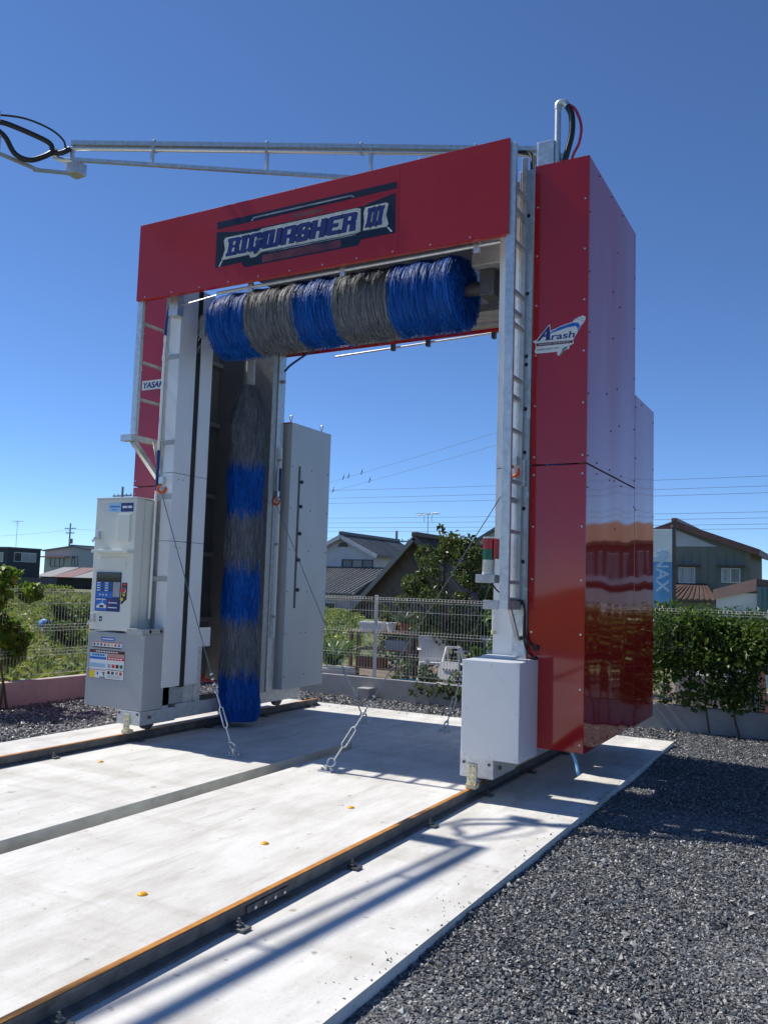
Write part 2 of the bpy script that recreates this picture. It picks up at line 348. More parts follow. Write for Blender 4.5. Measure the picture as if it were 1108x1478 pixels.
def leaves(C, size, up=0.5, aspect=0.55, droop=0.0, out=None):
    """folded diamond leaves at centres C; returns V,F"""
    n = len(C); d = rng.normal(size=(n, 3));
    if out is not None: d = d * 0.8 + out
    d[:, 2] += -droop; d /= np.linalg.norm(d, axis=1)[:, None] + 1e-9
    nrm = rng.normal(size=(n, 3)); nrm[:, 2] += up * 2; 
    if out is not None: nrm += out * 0.8
    nrm -= d * (nrm * d).sum(1)[:, None]; nrm /= np.linalg.norm(nrm, axis=1)[:, None] + 1e-9
    w = np.cross(d, nrm); s = (size * rng.uniform(0.6, 1.35, n))[:, None]
    a = C - d * s * 0.5; b = C + d * s * 0.5 - nrm * s * 0.08; mid = C - d * s * 0.05
    l = mid + w * s * aspect * 0.5 + nrm * s * 0.10; r_ = mid - w * s * aspect * 0.5 + nrm * s * 0.10
    V = np.stack([a, l, b, r_], 1).reshape(-1, 3); i = np.arange(n)[:, None] * 4
    F = np.concatenate([i + np.array([[0, 1, 2]]), i + np.array([[0, 2, 3]])], 0)
    return V, F
def blob_points(blobs, n, shell=0.75):
    """points in ellipsoids (cx,cy,cz,rx,ry,rz), mostly towards the surface; also outward dirs"""
    B = np.array(blobs, float); w = B[:, 3] * B[:, 4] + B[:, 4] * B[:, 5] + B[:, 3] * B[:, 5]; w /= w.sum()
    k = rng.choice(len(B), n, p=w); d = rng.normal(size=(n, 3)); d /= np.linalg.norm(d, axis=1)[:, None]
    rr = np.where(rng.random(n) < shell, rng.uniform(0.72, 1.08, n), rng.uniform(0.2, 0.9, n))
    return B[k, :3] + d * rr[:, None] * B[k, 3:6], d

# ---------------------------------------------------------------- the setting: ground, pad
PX0, PX1, PY0, PY1 = -2.71, 2.68, -6.0, 9.85     # concrete pad
def height(x, y):
    t = np.clip((y - 17) / 12, 0, 1); t = t * t * (3 - 2 * t); s_ = np.clip((x + 16) / 8, 0, 1); s_ = s_ * s_ * (3 - 2 * s_)
    return -1.7 * t * s_
def ground_sheet():
    xs = np.concatenate([[-3000, -1200, -500, -250], np.arange(-120, -20, 10), np.arange(-20, 30, 2.0), np.arange(30, 130, 10), [250, 500, 1200, 3000]]).astype(float)
    ys = np.concatenate([[-3000, -800, -200], np.arange(-60, 10, 5), np.arange(10, 34, 2.0), np.arange(34, 150, 8), [200, 400, 900, 3000]]).astype(float)
    X, Y = np.meshgrid(xs, ys); Z = height(X, Y) - 0.09
    V = np.stack([X, Y, Z], -1).reshape(-1, 3); nx = len(xs); i = (np.arange(len(ys) - 1)[:, None] * nx + np.arange(nx - 1)[None]).ravel()
    F = np.stack([i, i + 1, i + 1 + nx, i + nx], 1)
    return tag(np_mesh('ground', V, F, 'field', None, True), kind='structure')
ground_sheet()
gb = MB(); gb.box(-4.80, PX0, -9.0, 11.0, -0.30, -0.055); gb.box(PX1, 9.5, -9.0, 11.0, -0.30, -0.055); gb.box(PX0, PX1, PY1, 11.0, -0.30, -0.055); gb.box(PX0, PX1, -9.0, PY0, -0.30, -0.055)
tag(gb.build('gravel_yard', 'gravel_bed'), kind='structure')
pad = MB()
TX = 0.11; TY = 7.62
pad.add([(PX0, PY0, 0), (-TX, PY0, 0), (-TX, TY, 0), (PX0, TY, 0), (TX, PY0, 0), (PX1, PY0, 0), (PX1, TY, 0), (TX, TY, 0), (PX1, PY1, 0), (PX0, PY1, 0)],
        [(0, 1, 2, 3), (4, 5, 6, 7), (3, 2, 7, 6, 8, 9)])
pad.add([(PX0, PY0, 0), (PX1, PY0, 0), (PX1, PY1, 0), (PX0, PY1, 0), (PX0, PY0, -.2), (PX1, PY0, -.2), (PX1, PY1, -.2), (PX0, PY1, -.2)],
        [(1, 2, 6, 5), (2, 3, 7, 6), (3, 0, 4, 7)])
po = tag(pad.build('concrete_pad', 'concrete'), kind='structure')
tr = MB(); tr.add([(-TX, PY0, 0), (-TX, TY, 0), (TX, TY, 0), (TX, PY0, 0), (-TX, PY0, -.11), (-TX, TY, -.11), (TX, TY, -.11), (TX, PY0, -.11)],
                  [(0, 1, 5, 4), (1, 2, 6, 5), (2, 3, 7, 6), (4, 5, 6, 7)])
tr.build('drain_channel', 'trenchwall', po)

# gravel stones: real chips, nobody could count them
def stones():
    pts = []
    def scatter(x0, x1, y0, y1, step, smin, smax, keep=1.0):
        n = int((x1 - x0) * (y1 - y0) / step ** 2 * keep)
        p = np.stack([rng.uniform(x0, x1, n), rng.uniform(y0, y1, n)], 1); s = rng.uniform(smin, smax, n) ** 1.0
        pts.append(np.concatenate([p, s[:, None]], 1))
    def inview(p):
        d = p[:, :2] - np.array([4.39, 0]); z = d @ np.array([-math.sin(YAW), math.cos(YAW)]); x = d @ np.array([math.cos(YAW), math.sin(YAW)])
        return (z > 0.8) & (np.abs(x) < 0.62 * z + 0.7)
    scatter(2.682, 6.6, 1.2, 5.0, 0.0118, 0.004, 0.0125)
    scatter(2.682, 7.6, 5.0, 10.95, 0.0165, 0.005, 0.0135)
    scatter(2.70, 6.6, 1.2, 6.0, 0.14, 0.012, 0.026)
    scatter(-2.7, 2.68, 9.855, 10.95, 0.030, 0.010, 0.022)
    scatter(-4.78, -2.715, 4.0, 10.95, 0.036, 0.010, 0.022)
    ns = 130; e = rng.random(ns); stray = np.stack([2.668 - .20 * e ** 3.2, rng.uniform(2.2, 9.7, ns), rng.uniform(.003, .008, ns)], 1); pts.append(stray)
    ns2 = 120; pts.append(np.stack([rng.uniform(-2.6, 2.6, ns2), 9.83 - .25 * rng.random(ns2) ** 2.2, rng.uniform(.004, .010, ns2)], 1))
    P = np.concatenate(pts); P = P[inview(P)]; n = len(P)
    base = np.array([[1, 0, 0], [-1, 0, 0], [0, 1, 0], [0, -1, 0], [0.1, 0.1, 1], [0, 0, -1]], float)
    fa = np.array([[0, 2, 4], [2, 1, 4], [1, 3, 4], [3, 0, 4], [2, 0, 5], [1, 2, 5], [3, 1, 5], [0, 3, 5]])
    V = base[None] * rng.uniform(0.65, 1.35, (n, 6, 1)) + rng.normal(scale=0.28, size=(n, 6, 3))
    V[:, :, 1] *= rng.uniform(0.55, 1.0, (n, 1)); V[:, :, 2] *= rng.uniform(0.25, 0.75, (n, 1))
    tx = rng.normal(scale=0.45, size=n); ty = rng.normal(scale=0.45, size=n); tz = rng.uniform(0, 6.28, n)
    def rot(V, a, i, j):
        c, s_ = np.cos(a)[:, None], np.sin(a)[:, None]; A, B = V[:, :, i].copy(), V[:, :, j].copy(); V[:, :, i] = c * A - s_ * B; V[:, :, j] = s_ * A + c * B
    rot(V, tx, 1, 2); rot(V, ty, 0, 2); rot(V, tz, 0, 1)
    V *= P[:, 2][:, None, None]
    V[:, :, 0] += P[:, 0][:, None]; V[:, :, 1] += P[:, 1][:, None]
    lump = 0.012 * np.sin(P[:, 0] * 2.1 + 1.3 * np.sin(P[:, 1] * 1.3)) * np.sin(P[:, 1] * 2.6)
    on_pad = (P[:, 0] > PX0) & (P[:, 0] < PX1) & (P[:, 1] < PY1)
    V[:, :, 2] += np.where(on_pad, P[:, 2] * .45, -0.052 + P[:, 2] * 0.25 + rng.uniform(0, 0.008, n) + lump)[:, None]
    F = (np.arange(n)[:, None, None] * 6 + fa[None]).reshape(-1, 3)
    return np_mesh('gravel', V.reshape(-1, 3), F, 'stone')
tag(stones(), 'dark grey slate gravel chips covering the yard beside the concrete pad', 'gravel', kind='stuff')
# ---------------------------------------------------------------- rails on the pad
def rail(x, label, clipside, joint):
    t = thing('steel_rail', label, 'rail', (x, 0, 0), 'crane rails bolted to the pad')
    y0, y1 = -5.8, 9.62
    prof = [(-.050, 0.003), (.050, 0.003), (.050, .010), (.008, .019), (.008, .058), (.019, .066), (.019, .081), (-.019, .081), (-.019, .066), (-.008, .058), (-.008, .019), (-.050, .010)]
    MB().prism([(x + a, b) for a, b in prof], 1, y0, y1).build('rail_web', 'railside', t)
    MB().box(x - .016, x + .016, y0, y1, .0815, .0855).build('rail_head', 'railtop', t)
    ys = np.arange(-4.9, 9.4, 1.02)
    for i, y in enumerate(ys):
        for s_ in (-1, 1):
            c = MB(); a, b = sorted((x + s_ * .040, x + s_ * .115))
            c.box(a, b, y - .032, y + .032, .003, .015, .003)
            c.box(*sorted((x + s_ * .042, x + s_ * .082)), y - .02, y + .02, .015, .028, .004)
            c.disc((x + s_ * .064, y, .028), (0, 0, 1), .011, .011, 6); c.disc((x + s_ * .064, y, .038), (0, 0, 1), .006, .014, 6)
            c.build('rail_clip', 'railside' if i % 3 else 'darksteel', t)
    if joint is not None:
        for s_ in (-1, 1):
            a, b = sorted((x + s_ * .009, x + s_ * .019))
            j = MB().box(a, b, joint - .17, joint + .17, .021, .056, .002).build('joint_plate', 'railside', t)
            for k in range(4):
                MB().disc((x + s_ * .019, joint - .12 + k * .08, .040), (s_, 0, 0), .009, .013, 6).build('joint_bolt', 'zinc', j)
    return t
rail(1.835, 'rust topped steel rail running under the leg with the signal lamp', 1, 3.55)
rail(-1.83, 'rust topped steel rail running under the control cabinet leg', 1, None)
for x, y in ((1.22, 3.34), (1.22, 4.37), (1.22, 5.40), (-1.33, 5.43), (-1.33, 4.40), (-1.33, 3.37)):
    s_ = MB(); bm = bmesh.new(); bmesh.ops.create_uvsphere(bm, u_segments=14, v_segments=8, radius=.024)
    bmesh.ops.delete(bm, geom=[v for v in bm.verts if v.co.z < -0.001], context='VERTS')
    for v in bm.verts: v.co = Vector((v.co.x + x, v.co.y + y, v.co.z * .34 + .004))
    s_.bm(bm, True); s_.disc((x, y, .0), (0, 0, 1), .027, .004, 16)
    tag(s_.build('floor_stud', 'yellowstud'), 'small domed yellow stud on the pad ' + ('between the drain channel and the signal lamp rail' if x > 0 else 'between the drain channel and the cabinet side rail'), 'stud', 'yellow studs marking the wheel tracks')

# ---------------------------------------------------------------- the washing gantry
G = thing('car_wash_gantry', 'tall red gantry truck washer with blue and grey brushes straddling the pad on two rails', 'vehicle washer', (0, 6.2, 0))

def bolts(parent, pts, d, r=.008, h=.005, m_='zinc', name='screws'):
    b = MB()
    for p in pts: b.disc(p, d, r, h, 6)
    return tag(b.build(name, m_, parent), kind='stuff')
def panel_x(name, m_, x, y0, y1, z0, z1, t=.012, s_=1, step=.42, sc=True, m2='zinc'):
    o = box(name, m_, G, *sorted((x, x - s_ * t)), y0, y1, z0, z1, .003)
    if sc:
        P = []
        for yy in (y0 + .03, y1 - .03): P += [(x, yy, z) for z in np.arange(z0 + .06, z1 - .03, step)]
        P += [(x, y, z) for z in (z0 + .04, z1 - .04) for y in np.arange(y0 + .3, y1 - .2, .42)]
        bolts(o, P, (s_, 0, 0), .007, .005, m2)
    return o
def panel_y(name, m_, y, x0, x1, z0, z1, t=.012, sc=True, step=.42, m2='zinc'):
    o = box(name, m_, G, x0, x1, y, y + t, z0, z1, .003)
    if sc: bolts(o, [(xx, y, z) for xx in (x0 + .03, x1 - .03) for z in np.arange(z0 + .06, z1 - .03, step)], (0, -1, 0), .008, .005, m2)
    return o

def tower(s_, yf, out):
    """s_ = side; yf = front plane of the red panel; out = outer plane"""
    xo = s_ * out; xi = s_ * 2.135
    a, b = sorted((xi, xo))
    inset = 0.0 if s_ > 0 else 0.0
    panel_y('front_panel', 'red', yf, a, b, 2.618, 5.14)
    panel_y('front_panel', 'red', yf, a, b, .372, 2.606)
    yb = 8.235
    panel_x('side_panel', 'red', xo, yf + .013, yb, 2.618, 5.14, s_=s_, step=.5, m2='darksteel')
    panel_x('side_panel', 'red', xo, yf + .013, yb, .365, 2.606, s_=s_, step=.5, m2='darksteel')
    panel_x('side_panel', 'red', xo, yb + .012, 9.14, .35, 3.53, s_=s_, step=.5, m2='darksteel')
    # a few stray fixings on the side
    bolts(G, [(xo, 7.4 + .12 * math.sin(k * 2.3), .9 + k * .42) for k in range(10)] + [(xo, 7.6, 3.1), (xo, 7.15, 3.3), (xo, 7.6, 4.2)], (s_, 0, 0), .008, .005, 'darksteel')
    # back of the tower
    a2, b2 = sorted((s_ * 1.66, xo - s_ * .013))
    box('back_panel', 'red', G, a2, b2, yb, yb + .011, 3.545, 5.14, .002)
    a3, b3 = sorted((s_ * 1.475, xo - s_ * .013))
    box('back_panel', 'red', G, a3, b3, 9.128, 9.139, .35, 3.53, .002)
    box('top_sheet', 'red', G, a3, b3, 8.25, 9.127, 3.518, 3.530, .002)
    box('inner_wall', 'inner', G, a2 + .0, b2 - .0, yb - .03, yb - .002, .40, 5.10, .002)
    # silver box that stands proud of the rear column
    o = box('rear_cover', 'silver_sheet', G, *sorted((s_ * 1.46, s_ * 1.474)), 8.27, 9.14, .35, 3.53, .003)
    box('cover_front', 'silver_sheet', G, *sorted((s_ * 1.4745, s_ * 1.70)), 8.270, 8.282, .35, 3.528, .002)
    xs = s_ * 1.46
    g = box('cable_slot', 'darksteel', o, *sorted((xs, xs - s_ * .006)), 8.44, 8.475, 1.30, 3.02, .001)
    for z in (1.52, 1.88, 2.20, 2.53, 2.83):
        MB().disc((xs - s_ * .006, 8.50, z), (-s_, 0, 0), .022, .016, 10).build('slot_knob', 'dark', o)
    bolts(o, [(xs, y, z) for z in np.arange(.5, 3.5, .5) for y in (8.30, 8.72, 9.10)] + [(xs, 8.62, 1.0)], (-s_, 0, 0), .008, .005, 'darksteel')
    for y in (8.32, 9.0):
        MB().disc((s_ * 1.52, y, 3.53), (0, 0, 1), .012, .05, 8).torus((s_ * 1.52, y, 3.60), (0, 1, 0), .022, .006, 12, 5).build('lifting_eye', 'zinc', o)
    # foot beam with wheels
    x0, x1 = sorted((s_ * 1.655, s_ * 1.955)) if s_ < 0 else (1.755, 2.02)
    yf0 = 6.2 if s_ < 0 else 6.12
    fb = MB().box(x0, x1, yf0 + .5, 8.95, .185, .330, .006)
    fb = fb.build('foot_beam', 'galv', G)
    box('end_carriage', 'galv', G, x0 - .003, x1 + .003, yf0, yf0 + .495, .172, .372 if s_ > 0 else .305, .006)
    for y in (yf0 + .30, 8.72):
        w = MB().disc((s_ * 1.84 - .035, y, .178), (1, 0, 0), .093, .05, 20).build('wheel', 'darksteel', G)
        MB().disc((s_ * 1.84 - .05, y, .178), (1, 0, 0), .03, .10, 12).build('axle', 'zinc', w)
    xb = 1.853 if s_ > 0 else -1.815
    br = box('rail_clamp', 'yellowzinc', G, xb - .038, xb + .038, yf0 - .013, yf0 - .001, .125, .275, .002)
    box('clamp_lip', 'yellowzinc', br, xb - .04, xb + .04, yf0 - .03, yf0 + .05, .090, .124, .002)
    for z in (.155, .200, .250):
        for dx in (-.018, .018):
            MB().disc((xb + dx, yf0 - .014, z), (0, -1, 0), .009, .010, 6).build('clamp_bolt', 'zinc', br)
    for dx in (x0 + .03, x1 - .03):
        MB().disc((dx, yf0, .28), (0, -1, 0), .012, .008, 6).build('carriage_bolt', 'darksteel', G)
    MB().disc((x1 if s_ < 0 else x1, yf0 + .12, .245), (1, 0, 0), .016, .02, 8).build('carriage_bolt', 'darksteel', G)
    # roof tray and inner rear wall
    box('inner_wall', 'inner', G, *sorted((xo - s_ * .02, xo - s_ * .03)), yf + .05, 8.20, .45, 5.05, .002)
    for z in (1.13, 1.92, 2.64, 3.53, 4.3):
        box('wall_rib', 'galv_dull', G, *sorted((xo - s_ * .031, xo - s_ * .085)), yf + .05, 8.2, z - .025, z + .025, .003)
tower(1, 6.53, 2.592)
tower(-1, 6.87, 2.592)

# front columns
def column_left():
    # galvanised channel with white plates and a dark slot between them, inner side faces the bay
    box('column_channel', 'galv_dull', G, -1.855, -1.66, 6.50, 6.60, .33, 4.70, .004)
    box('column_web', 'inner', G, -1.992, -1.72, 6.61, 7.02, .55, 4.68, .004)
    for z0, z1 in ((.515, 1.985), (1.990, 2.685), (2.690, 4.69)):
        a = box('column_plate', 'white_sheet', G, -1.652, -1.640, 6.465, 6.720, z0, z1, .002)
        bolts(a, [(-1.640, y, z1 - .06) for y in (6.55, 6.62)], (1, 0, 0), .006, .004, 'darksteel')
        box('plate_return', 'white_sheet', G, -1.700, -1.6525, 6.708, 6.720, z0, z1, .002)
        box('column_plate', 'white_sheet', G, -1.652, -1.640, 6.800, 6.985, z0 + (.0 if z0 > 1 else 0), z1, .002)
        box('plate_return', 'white_sheet', G, -1.700, -1.6525, 6.800, 6.812, z0, z1, .002)
        box('plate_front', 'white_sheet', G, -1.78, -1.6525, 6.465, 6.477, z0, z1, .002)
    box('slot_shade', 'dark', G, -1.70, -1.648, 6.7205, 6.7995, .50, 4.70, .002)  # flush black strip painted in for the shade inside the open slot
    # cut plate and stub posts at the bottom
    p = MB().prism([(6.987, .90), (7.17, .90), (7.17, 1.10), (6.987, 1.10)], 0, -1.650, -1.642).build('bracket_plate', 'white_sheet', G)
    box('stub_post', 'galv', G, -1.69, -1.645, 6.99, 7.05, .31, .90, .003)
    k = box('slotted_plate', 'galv', G, -1.70, -1.692, 6.84, 6.989, .31, .80, .002)
    box('slot_hole', 'dark', k, -1.6915, -1.688, 6.93, 6.965, .66, .86, .001)
    box('stub_post', 'galv', G, -1.74, -1.66, 6.50, 6.60, .30, .62, .003)
    box('column_foot', 'galv_dull', G, -2.02, -1.70, 6.52, 7.0, .331, .54, .004)
column_left()
def column_right():
    box('column_plate', 'white_sheet', G, 1.842, 2.0, 6.550, 6.562, 1.03, 2.60, .002)
    box('column_plate', 'white_sheet', G, 1.842, 2.0, 6.550, 6.562, 2.605, 4.95, .002)
    box('plate_return', 'white_sheet', G, 1.830, 1.8415, 6.55, 6.80, 1.03, 4.95, .002)
    c = box('column_channel', 'galv', G, 2.003, 2.128, 6.525, 6.65, 1.03, 5.12, .003)
    for z in (1.22, 1.50, 1.83, 2.26, 2.50, 2.72, 3.08, 3.45, 3.52, 4.05, 4.72):
        MB().disc((2.085, 6.525, z), (0, -1, 0), .017, .002, 10).build('bolt_hole', 'dark', c)
    for z0, z1 in ((1.06, 1.60), (1.62, 2.35), (2.40, 3.0)):
        box('edge_strip', 'galv_dull', c, 2.112, 2.127, 6.515, 6.524, z0, z1, .002)
    box('column_web', 'inner', G, 1.86, 2.12, 6.68, 6.98, .35, 5.12, .004)
    box('plate_bracket', 'galv', G, 2.02, 2.10, 6.50, 6.522, 2.44, 2.66, .003)
column_right()
# rear columns, at the back of the bay
for s_ in (-1, 1):
    box('rear_column', 'galv_dull', G, *sorted((s_ * 1.56, s_ * 2.0)), 7.98, 8.075, .331, 5.12, .004)
    box('rear_column_flange', 'galv', G, *sorted((s_ * 1.545, s_ * 1.62)), 8.077, 8.215, .331, 5.10, .003)
    tube('drop_pipe', 'pvc', G, [(s_ * 1.515, 8.14, .95), (s_ * 1.515, 8.14, 3.2)], .013, 8)
    tube('drop_hose', 'bluehose', G, smooth_path([(s_ * 1.515, 8.14, 2.95), (s_ * 1.50, 8.12, 2.8), (s_ * 1.52, 8.15, 2.55)]), .016, 8)
    for z in (1.2, 2.05, 3.05, 4.0):
        box('pipe_clip', 'galv_dull', G, *sorted((s_ * 1.50, s_ * 1.545)), 8.12, 8.16, z - .015, z + .015, .002)

# ladders: they stand out from the front columns and carry the fascia
def ladder(s_, x, yb, z0, z1, rungs, mirror):
    fx0, fx1 = sorted((x - s_ * .075, x))
    L = box('ladder', 'galv', G, fx0, fx1, 6.225, 6.262, z0, z1, .003)
    if s_ > 0: box('stile', 'galv_dull', L, *sorted((x - s_ * .045, x - s_ * .003)), yb, yb + .035, z0, z1 if s_ > 0 else 4.9, .003)
    for z in rungs:
        box('rung', 'galv_dull', L, *sorted((x - s_ * .035, x - s_ * .005)), 6.2625, yb - .0005, z - .014, z + .014, .002)
    for z in rungs[::2] if s_ > 0 else []:
        box('ladder_tie', 'galv_dull', L, *sorted((x - s_ * .036, x - s_ * .075)), 6.263, 6.50 if s_ > 0 else 6.49, z - .16, z - .12, .002)
    return L
LR = ladder(1, 2.078, 6.492, 1.445, 5.22, [1.66, 2.06, 2.46, 2.87, 3.295, 3.73, 4.0, 4.41, 4.86], False)
box('base_arm', 'galv_dull', LR, 2.04, 2.075, 6.263, 6.49, 1.445, 1.515, .003)
MB().bar((2.058, 6.31, 1.46), (2.058, 6.515, 1.20), .03, .03).build('brace', 'galv_dull', LR)
box('cross_arm', 'galv_dull', LR, 1.87, 2.001, 6.225, 6.29, 1.445, 1.515, .003)
LL = ladder(-1, -2.025, 6.74, 3.06, 4.60, [3.44, 3.83, 4.24], True)
box('cross_arm', 'galv', LL, -2.11, -1.955, 6.18, 6.255, 2.99, 3.058, .003)
box('base_arm', 'galv', LL, -2.02, -1.965, 6.256, 6.64, 2.995, 3.055, .003)
MB().bar((-1.99, 6.235, 2.995), (-1.99, 6.62, 2.66), .05, .05).build('brace', 'galv', LL)
for dx, z in ((-1.90, 2.92), (-1.78, 2.90)):
    MB().prism([(6.50, z + .10), (6.50, z - .16), (6.42, z + .10)], 0, dx - .004, dx + .004).build('gusset', 'galv', LL)

# fascia with its lettering
H = box('fascia', 'red_flat', G, -2.022, 1.0295, 6.20, 6.218, 4.450, 5.256, .003)
H2 = box('fascia', 'red_flat', G, 1.0305, 2.031, 6.20, 6.218, 4.450, 5.256, .003)
box('fascia_return', 'galv_dull', G, 2.006, 2.030, 6.2185, 6.33, 4.452, 5.25, .002)
box('fascia_return', 'red_flat', G, -2.02, -2.000, 6.2185, 6.33, 4.452, 5.25, .002)
box('fascia_return', 'red_flat', G, -1.999, 2.005, 6.2185, 6.33, 5.236, 5.25, .002)
box('fascia_lip', 'red_flat', G, -1.999, 2.005, 6.2185, 6.26, 4.452, 4.464, .002)
bolts(G, [(x, 6.20, 4.475) for x in np.arange(-1.9, 2.0, .36)], (0, -1, 0), .007, .004)
bolts(G, [(x, 6.235, 5.256) for x in (-1.55, -.1, 1.2)], (0, 0, 1), .010, .03)

def flat(name, m_, parent, loops, y, d, t=.0015, sh=0.0):
    """filled outline with holes lying on the front of a panel at plane y (facing the road)"""
    cu = bpy.data.curves.new('outline', 'CURVE'); cu.dimensions = '2D'; cu.fill_mode = 'BOTH'; cu.extrude = t / 2; cu.offset = d
    for lp in loops:
        sp = cu.splines.new('POLY'); sp.points.add(len(lp) - 1); sp.use_cyclic_u = True
        for p, c in zip(sp.points, lp): p.co = (c[0], c[1], 0, 1)
    o = bpy.data.objects.new('tmp', cu); COL.objects.link(o)
    me = bpy.data.meshes.new_from_object(o.evaluated_get(bpy.context.evaluated_depsgraph_get()))
    bpy.data.objects.remove(o); bpy.data.curves.remove(cu)
    return place_flat(name, me, m_, parent, y, t)
def place_flat(name, me, m_, parent, y, t):
    off = ORG.get(parent, Vector((0, 0, 0)))
    for v in me.vertices: v.co = Vector((v.co.x, y - v.co.z - t / 2, v.co.y)) - off
    me.materials.clear(); return link(name, me, m_, parent)
def text(name, s_, m_, parent, x, z, size, y, shear=0.0, bold=0.0, t=.001, width=None, align='LEFT'):
    cu = bpy.data.curves.new('text', 'FONT'); cu.body = s_; cu.size = size; cu.shear = shear; cu.offset = bold; cu.extrude = t / 2; cu.align_x = align
    o = bpy.data.objects.new('tmp', cu); COL.objects.link(o); bpy.context.view_layer.update()
    me = bpy.data.meshes.new_from_object(o.evaluated_get(bpy.context.evaluated_depsgraph_get()))
    bpy.data.objects.remove(o); bpy.data.curves.remove(cu)
    xs = [v.co.x for v in me.vertices]; k = width / (max(xs) - min(xs)) if width else 1.0; mn = min(xs) if align == 'LEFT' else 0
    for v in me.vertices: v.co.x = (v.co.x - mn) * k + x; v.co.y += z
    return place_flat(name, me, m_, parent, y, t)

S = 6.20
flat('decal_stripe', 'blackprint', H, [[(-.99, 5.10), (1.0, 5.10), (1.0, 5.04), (.58, 5.035), (-.55, 5.03), (-.99, 5.03)]], S, 0)
flat('decal_glint', 'glintprint', H, [[(-.58, 5.035), (-.545, 5.072), (.545, 5.072), (.58, 5.045), (.565, 5.042), (.53, 5.058), (-.535, 5.058), (-.565, 5.032)]], S - .0016, 0)
flat('decal_field', 'blackprint', H, [[(-.99, 5.0), (-.66, 4.955), (.67, 4.945), (.73, 4.96), (.99, 5.0), (1.0, 4.64), (.66, 4.64), (.63, 4.59), (-.63, 4.59), (-.67, 4.645), (-.99, 4.64)]], S, 0)
flat('decal_glow', 'glowprint', H, [[(-.42, 4.675), (.45, 4.675), (.45, 4.605), (-.42, 4.605)]], S - .0016, 0)
flat('decal_glow', 'glowprint', H, [[(-.10, 5.012), (.25, 5.012), (.25, 4.97), (-.10, 4.97)]], S - .0004, 0)
# block lettering on a 0..w x 0..7 grid
GL = {
 'B': (4.7, [[(0, 0), (4.0, 0), (4.6, .6), (4.6, 3.0), (4.1, 3.5), (4.6, 4.0), (4.6, 6.4), (4.0, 7), (0, 7), (0, 5.9), (.5, 5.9), (.5, 1.1), (0, 1.1)], [(2.1, 1.3), (2.1, 3.0), (3.0, 3.0), (3.0, 1.3)], [(2.1, 4.1), (2.1, 5.7), (3.0, 5.7), (3.0, 4.1)]]),
 'I': (2.7, [[(0, 0), (2.6, 0), (2.6, 1.0), (2.2, 1.0), (2.2, 6.0), (2.6, 6.0), (2.6, 7), (0, 7), (0, 6.0), (.4, 6.0), (.4, 1.0), (0, 1.0)]]),
 'G': (4.6, [[(.6, 0), (2.2, 0), (2.7, -1.2), (3.4, -1.2), (4.4, .6), (4.4, 3.9), (2.5, 3.9), (2.5, 3.0), (2.8, 3.0), (2.8, 1.3), (1.7, 1.3), (1.7, 5.7), (2.8, 5.7), (2.8, 4.8), (4.4, 4.8), (4.4, 6.4), (3.8, 7), (.6, 7), (0, 6.4), (0, .6)]]),
 'W': (6.6, [[(.6, 0), (5.8, 0), (6.4, .6), (6.4, 7), (4.8, 7), (4.8, 1.3), (4.0, 1.3), (4.0, 7), (2.4, 7), (2.4, 1.3), (1.7, 1.3), (1.7, 6.0), (2.0, 6.0), (2.0, 7), (-.2, 7), (-.2, 6.0), (0, 6.0), (0, .6)]]),
 'A': (4.7, [[(0, 0), (1.7, 0), (1.7, 2.4), (2.9, 2.4), (2.9, 0), (4.6, 0), (4.6, 6.4), (4.0, 7), (.6, 7), (0, 6.4)], [(1.7, 3.7), (1.7, 5.7), (2.9, 5.7), (2.9, 3.7)]]),
 'S': (4.6, [[(.6, 0), (3.8, 0), (4.4, .6), (4.4, 3.5), (3.8, 4.1), (1.7, 4.1), (1.7, 5.7), (2.8, 5.7), (2.8, 4.9), (4.4, 4.9), (4.4, 6.4), (3.8, 7), (.6, 7), (0, 6.4), (0, 3.4), (.6, 2.8), (2.8, 2.8), (2.8, 1.3), (1.7, 1.3), (1.7, 2.1), (0, 2.1), (0, .6)]]),
 'H': (4.9, [[(0, 0), (1.7, 0), (1.7, 2.8), (3.0, 2.8), (3.0, 0), (4.7, 0), (4.7, 7), (3.0, 7), (3.0, 4.1), (1.7, 4.1), (1.7, 7), (0, 7)]]),
 'E': (4.4, [[(.6, 0), (4.2, 0), (4.2, 1.3), (1.7, 1.3), (1.7, 2.9), (3.6, 2.9), (3.6, 4.1), (1.7, 4.1), (1.7, 5.7), (4.2, 5.7), (4.2, 7), (.6, 7), (0, 6.4), (0, .6)]]),
 'R': (4.9, [[(0, 0), (1.9, 0), (1.9, 2.8), (2.9, 2.8), (2.9, 0), (4.8, 0), (4.8, 1.0), (4.6, 1.0), (4.6, 3.0), (4.1, 3.45), (4.6, 4.0), (4.6, 6.4), (4.0, 7), (0, 7), (0, 5.9), (.4, 5.9), (.4, 1.0), (0, 1.0)], [(1.9, 4.1), (1.9, 5.7), (2.9, 5.7), (2.9, 4.1)]]),
}
